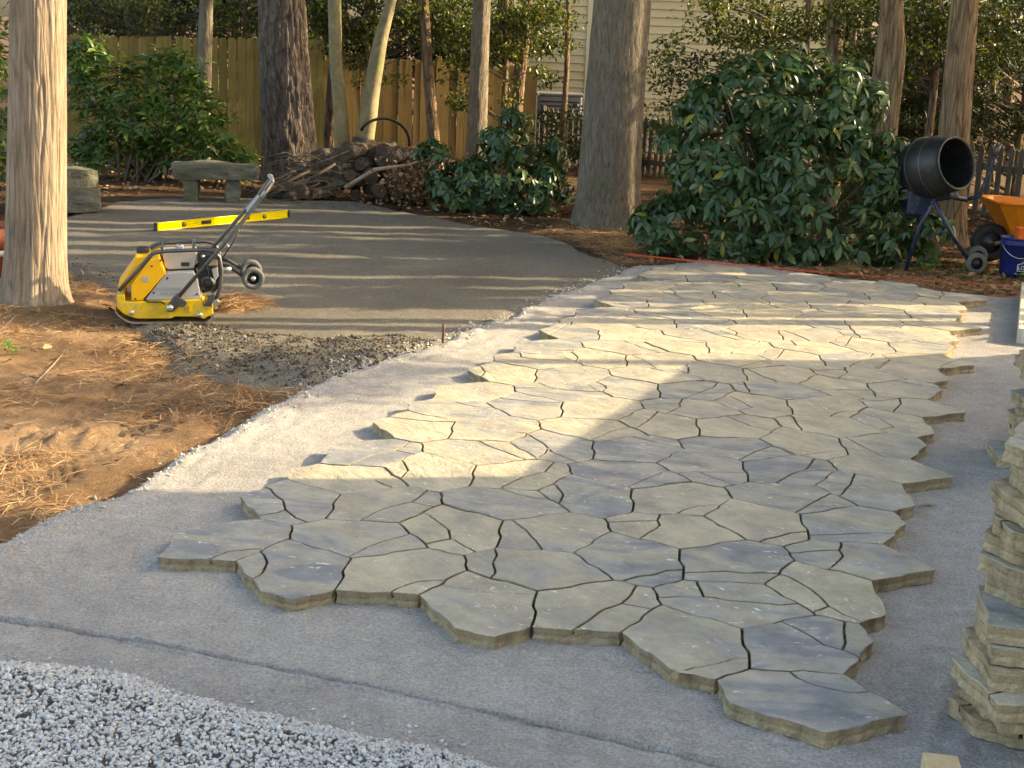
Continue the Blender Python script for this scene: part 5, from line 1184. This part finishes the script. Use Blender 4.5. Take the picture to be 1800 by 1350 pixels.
for s in range(3):
    t = s*2.1; a = np.cross(axis, [0, 0, 1]); a /= np.linalg.norm(a); b_ = np.cross(axis, a); e = math.cos(t)*a+math.sin(t)*b_; Rr = np.stack([axis, e, np.cross(axis, e)], 1)
    MB().box(mouth-axis*0.35+e*0.24, (0.35, 0.09, 0.008), R=Rr).build('mixing_blade', INSIDE, dr)
back = mouth-axis*0.74; piv = mp(1672, 346)
MB().tube([back+[0, 0, -0.02], back-axis*0.06+[0, 0, -0.22], mp(1640, 352), piv, mp(1700, 352)], 0.024, 10).build('yoke', BLUE, mixer)
MB().tube([mp(1702, 350), mp(1722, 345), mp(1740, 300), mp(1750, 268), mp(1757, 255)], [0.020, 0.02, 0.02, 0.018, 0.018], 10).build('tilt_handle', BLUE, mixer)
MB().tube([mp(1747, 275), mp(1757, 254)], 0.025, 10).build('handle_grip', FRAME, mixer)
MB().lathe([(0.0,-0.05),(0.03,-0.05),(0.042,-0.03),(0.042,0.04),(0.0,0.04)], mp(1676, 342, 13.75), (0.1,1,0), 18).build('pivot_hub', FRAME, mixer)
for y in (13.75, 14.25):
    MB().tube([mp(1640, 350, y), mp(1672, 410, y), mp(1705, 462, y)], 0.021, 10).build('leg', BLUE, mixer)
    MB().tube([mp(1640, 350, y), mp(1615, 400, y), mp(1592, 476, y)], 0.021, 10).build('leg', BLUE, mixer)
    wc = mp(1716, 460, y)
    wc[2] = 0.105; wl = MB().lathe([(0.06,-0.03),(0.095,-0.032),(0.105,-0.02),(0.105,0.02),(0.095,0.032),(0.06,0.03)], wc, (0,1,0), 26).build('wheel', TYRE, mixer)
    MB().lathe([(0.0,-0.03),(0.025,-0.03),(0.03,-0.012),(0.062,-0.012),(0.062,0.012),(0.0,0.012)], wc, (0,1,0), 20).build('rim', DARK, wl)
MB().tube([mp(1656, 408, 13.75), mp(1666, 402, 14.0), mp(1676, 400, 14.25)], 0.014, 8).build('brace', BLUE, mixer)
MB().box(mp(1612, 352, 14.0), (0.26, 0.24, 0.30), bev=0.03).build('motor_housing', BLUE, mixer)

# ------------------------------------------------------------------ wheelbarrow, bucket
ORG = plain('orange_tray_plastic', (0.72, 0.23, 0.012), 0.45, var=0.10, scale=5, dirt=(0.42, 0.22, 0.07))
wb0 = aty(1743, 352, 14.5)
wb = thing('wheelbarrow', (wb0[0]+0.1, 14.6, 0.0), 0.0, label='orange-tray wheelbarrow parked behind the blue bucket', category='wheelbarrow')
zr = wb0[2]; x0 = -0.1
def tray(z0, z1, xi, inset_):
    top = [(x0+inset_, -0.33+inset_, z1), (x0+0.16, -0.37+inset_, z1), (x0+0.95-inset_, -0.33+inset_, z1-0.02), (x0+0.95-inset_, 0.33-inset_, z1-0.02), (x0+0.16, 0.37-inset_, z1), (x0+inset_, 0.33-inset_, z1)]
    bot = [(x0+0.24+inset_, -0.18, z0), (x0+0.32, -0.19, z0), (x0+0.72, -0.18, z0), (x0+0.72, 0.18, z0), (x0+0.32, 0.19, z0), (x0+0.24+inset_, 0.18, z0)]
    return top, bot
m = MB(); tp, bt = tray(zr-0.36, zr, 0, 0); ti, bi = tray(zr-0.345, zr, 0, 0.018); n = 6
V = tp+bt+ti+bi; F = [(k, (k+1) % n, n+(k+1) % n, n+k) for k in range(n)]+[(2*n+k, 3*n+k, 3*n+(k+1) % n, 2*n+(k+1) % n) for k in range(n)]+[(k, 2*n+k, 2*n+(k+1) % n, (k+1) % n) for k in range(n)]+[tuple(range(n, 2*n)), tuple(range(3*n, 4*n))[::-1]]
m.add(V, F); tr_ = m.build('tray', ORG, wb)
MB().tube([np.array(p)+[0, 0, -0.004] for p in tp+tp[:1]], 0.013, 8).build('tray_rim', ORG, tr_)
wh = MB().lathe([(0.11,-0.04),(0.17,-0.05),(0.20,-0.03),(0.205,0),(0.20,0.03),(0.17,0.05),(0.11,0.04)], (-0.03, 0, 0.205), (0,1,0), 30).build('wheel', DARK, wb)
MB().lathe([(0.0,-0.05),(0.03,-0.05),(0.04,-0.015),(0.115,-0.015),(0.115,0.015),(0.0,0.02)], (-0.03, 0, 0.205), (0,1,0), 20).build('rim', FRAME, wh)
for s in (-1, 1):
    MB().tube([(0.0, s*0.07, 0.205), (0.3, s*0.16, zr-0.38), (0.8, s*0.26, zr-0.30), (1.4, s*0.30, zr-0.12)], 0.02, 8).build('handle', PALESTICK, wb)
    MB().tube([(0.6, s*0.22, zr-0.34), (0.68, s*0.24, 0.02), (0.8, s*0.24, 0.02), (0.85, s*0.25, zr-0.30)], 0.014, 8).build('leg', FRAME, wb)
BKT = plain('blue_bucket_plastic', (0.008, 0.022, 0.16), 0.38, var=0.12, scale=10, dirt=(0.05, 0.06, 0.14))
bp = gp(1789, 487); bu = thing('bucket', (bp[0], bp[1]+0.15, 0.004), label='blue plastic bucket with white lettering beside the orange wheelbarrow', category='bucket')
body = MB().lathe([(0.0,0.0),(0.128,0.0),(0.134,0.01),(0.150,0.30),(0.158,0.30),(0.158,0.325),(0.154,0.325),(0.155,0.36),(0.162,0.36),(0.162,0.372),(0.148,0.372),(0.132,0.03),(0.0,0.03)], (0,0,0), (0,0,1), 36).build('body', BKT, bu)
MB().tube([(-0.158*math.cos(t), -0.158*math.sin(t)*0.35-0.10*math.sin(t), 0.34-0.16*math.sin(t)) for t in np.linspace(0, math.pi, 12)], 0.004, 6).build('bail_handle', ZINC, bu)
WPR = plain('white_print', (0.75, 0.76, 0.78), 0.5, var=0.03)
# logo wrapped round the front of the bucket: house-shaped outline and the word
def on_bucket(x, z, off=0.0025):
    r = 0.134+(z-0.01)/0.29*0.016+off; a = x/r; return (r*math.sin(a), -r*math.cos(a), z)
def band(pts, wd, closed=True):
    m = MB(); pts = pts+[pts[0]] if closed else pts
    fine = []
    for (xa, za), (xb, zb) in zip(pts[:-1], pts[1:]):
        for t in np.linspace(0, 1, 9)[:-1]: fine.append((xa+(xb-xa)*t, za+(zb-za)*t))
    fine.append(pts[-1]); m.tube([on_bucket(x, z) for x, z in fine], wd, 5); return m
cx_ = 0.088
band([(cx_-0.10, 0.052), (cx_+0.10, 0.052), (cx_+0.10, 0.118), (cx_+0.055, 0.125), (cx_+0.045, 0.142), (cx_-0.045, 0.142), (cx_-0.055, 0.128), (cx_-0.10, 0.118)], 0.003).build('logo_outline', WPR, body)
tx_ = text("LOWE'S", 0.058, (0, 0, 0), (0, 0, 0), WPR, 'lettering', body, 0.0006, 'CENTER')
for v in tx_.data.vertices:
    x, z, y = v.co.x*0.92+cx_, v.co.y*0.95+0.084, v.co.z; v.co = on_bucket(x, z, 0.003+y)
ob = rough_box((0, 0, 0.06), (0.16, 0.15, 0.13), 3, 0.02, 3); p = aty(1797, 415, bp[1]+0.16)
o = MB().add(*ob).build('orange_bundle', plain('bright_orange_cloth', (0.85, 0.14, 0.01), 0.7, var=0.1, bump=0.4, bscale=30), None, label='bright orange bundle lying in the top of the blue bucket', category='bundle')
o.location = (p[0]+0.02, p[1], 0.345)

# ------------------------------------------------------------------ string line, stakes, small things
RED = plain('red_string', (0.80, 0.10, 0.035), 0.7, var=0.05); RUST = plain('rusty_rebar', (0.10, 0.045, 0.025), 0.8, var=0.3)
s0, s1 = aty(1098, 446, 13.75), aty(1850, 508, 13.1)
for k, dz in enumerate((0.0, -0.012)):
    A_, B_ = s0+[0, 0.02*k, dz], s1+[0, 0.16*k, dz*2.0]
    MB().tube([A_+(B_-A_)*t+np.array([0, 0, -0.02*4*t*(1-t)]) for t in np.linspace(0, 1, 12)], 0.0035, 5).build('string_line', RED, None, label='taut red mason string stretched along the far edge of the patio', category='string', group='string lines')
for p_, h, lb in ((s0, 0.16, 'thin metal pin holding the string at the grey tree side'), (s1, 0.16, 'thin metal pin holding the string near the plank')):
    MB().tube([(p_[0], p_[1]+0.01, -0.1), (p_[0], p_[1]+0.01, p_[2]+0.02)], 0.003, 6).build('pin', RUST, None, label=lb, category='pin')
g = gp(778, 603); zt = aty(779, 568, g[1])[2]
MB().tube([(g[0], g[1], -0.1), (g[0]+0.004, g[1], zt*0.6), (g[0]+0.002, g[1], zt)], 0.009, 8).build('rebar_stake', RUST, None, label='rusty rebar stake standing at the sand rim', category='stake')
p = gp(1645, 889); lm = leafmesh('fallen_leaf', LEAF8, plain('yellow_green_leaf', (0.40, 0.38, 0.14), 0.6))
o = mk('fallen_leaf', lm, None, None, label='single yellow-green fallen leaf on the grey stone dust', category='leaf'); o.location = (p[0], p[1], 0.012); o.scale = (0.075, 0.04, 0.08); o.rotation_euler = (0.2, -0.1, 2.9)
twigs = [([(690, 765), (735, 785)], 0), ([(470, 885), (500, 889)], 0), ([(545, 672), (560, 700)], 1), ([(60, 655), (110, 610)], 1), ([(0, 580), (30, 560)], 1), ([(850, 563), (872, 570)], 0)]
for (a, b_), k in twigs:
    A_, B_ = gp(*a), gp(*b_); za, zb = float(ztop(*A_))+0.008, float(ztop(*B_))+0.008; mid = (A_+B_)/2+np.array([0.015, 0.02])
    MB().tube([(A_[0], A_[1], za), (mid[0], mid[1], (za+zb)/2+0.012), (B_[0], B_[1], zb)], [0.005, 0.004, 0.002], 5).build('twig', [BRANCH, PALESTICK][k], None, label='small bare twig lying on the ground near the sand rim', category='twig', group='loose twigs')
# low green weeds at the foot of the mixer and by the trunk
WEED = mat_island('bright_weed_leaf', [(0.0, (0.10, 0.19, 0.03)), (1.0, (0.22, 0.32, 0.06))], 0.5, trans=0.3)
for u, v, n in ((1625, 472, 50), (1698, 470, 40), (1724, 480, 40), (12, 612, 30), (1800, 488, 40)):
    g = gp(u, v); r = np.random.default_rng(u); P = np.c_[g[0]+r.normal(0, .06, n), g[1]+r.normal(0, .05, n), r.uniform(0.01, 0.08, n)+float(ztop(*g))]
    D = unit(np.c_[r.normal(size=(n, 2)), r.uniform(0.1, .8, n)]); L_ = r.uniform(.03, .06, n); V, F = scatter(LEAF8, P-np.array([g[0], g[1], 0]), frames(D, unit(r.normal(0, .4, (n, 3))+[0, 0, 1])), L_, L_*.55)
    o = mk('weed', mesh_np('weed', V, F), WEED, None, label='small bright green weed sprouting from the bare ground', category='weed', group='weeds', kind='stuff'); o.location = (g[0], g[1], 0)
# far wood closing the view beyond the fences
r = np.random.default_rng(77); cl = []
for q in range(620):
    x = r.uniform(-34, 36); z = r.random()**0.8*9; y = 46+r.normal(0, 3)+3*math.sin(x*0.3)
    cl.append(((x, y, z), (1.5, 1.2, 0.9), 62))
V, F = scatter(LEAF2, *clump_leaves(cl, r, 0.34, 0.5))
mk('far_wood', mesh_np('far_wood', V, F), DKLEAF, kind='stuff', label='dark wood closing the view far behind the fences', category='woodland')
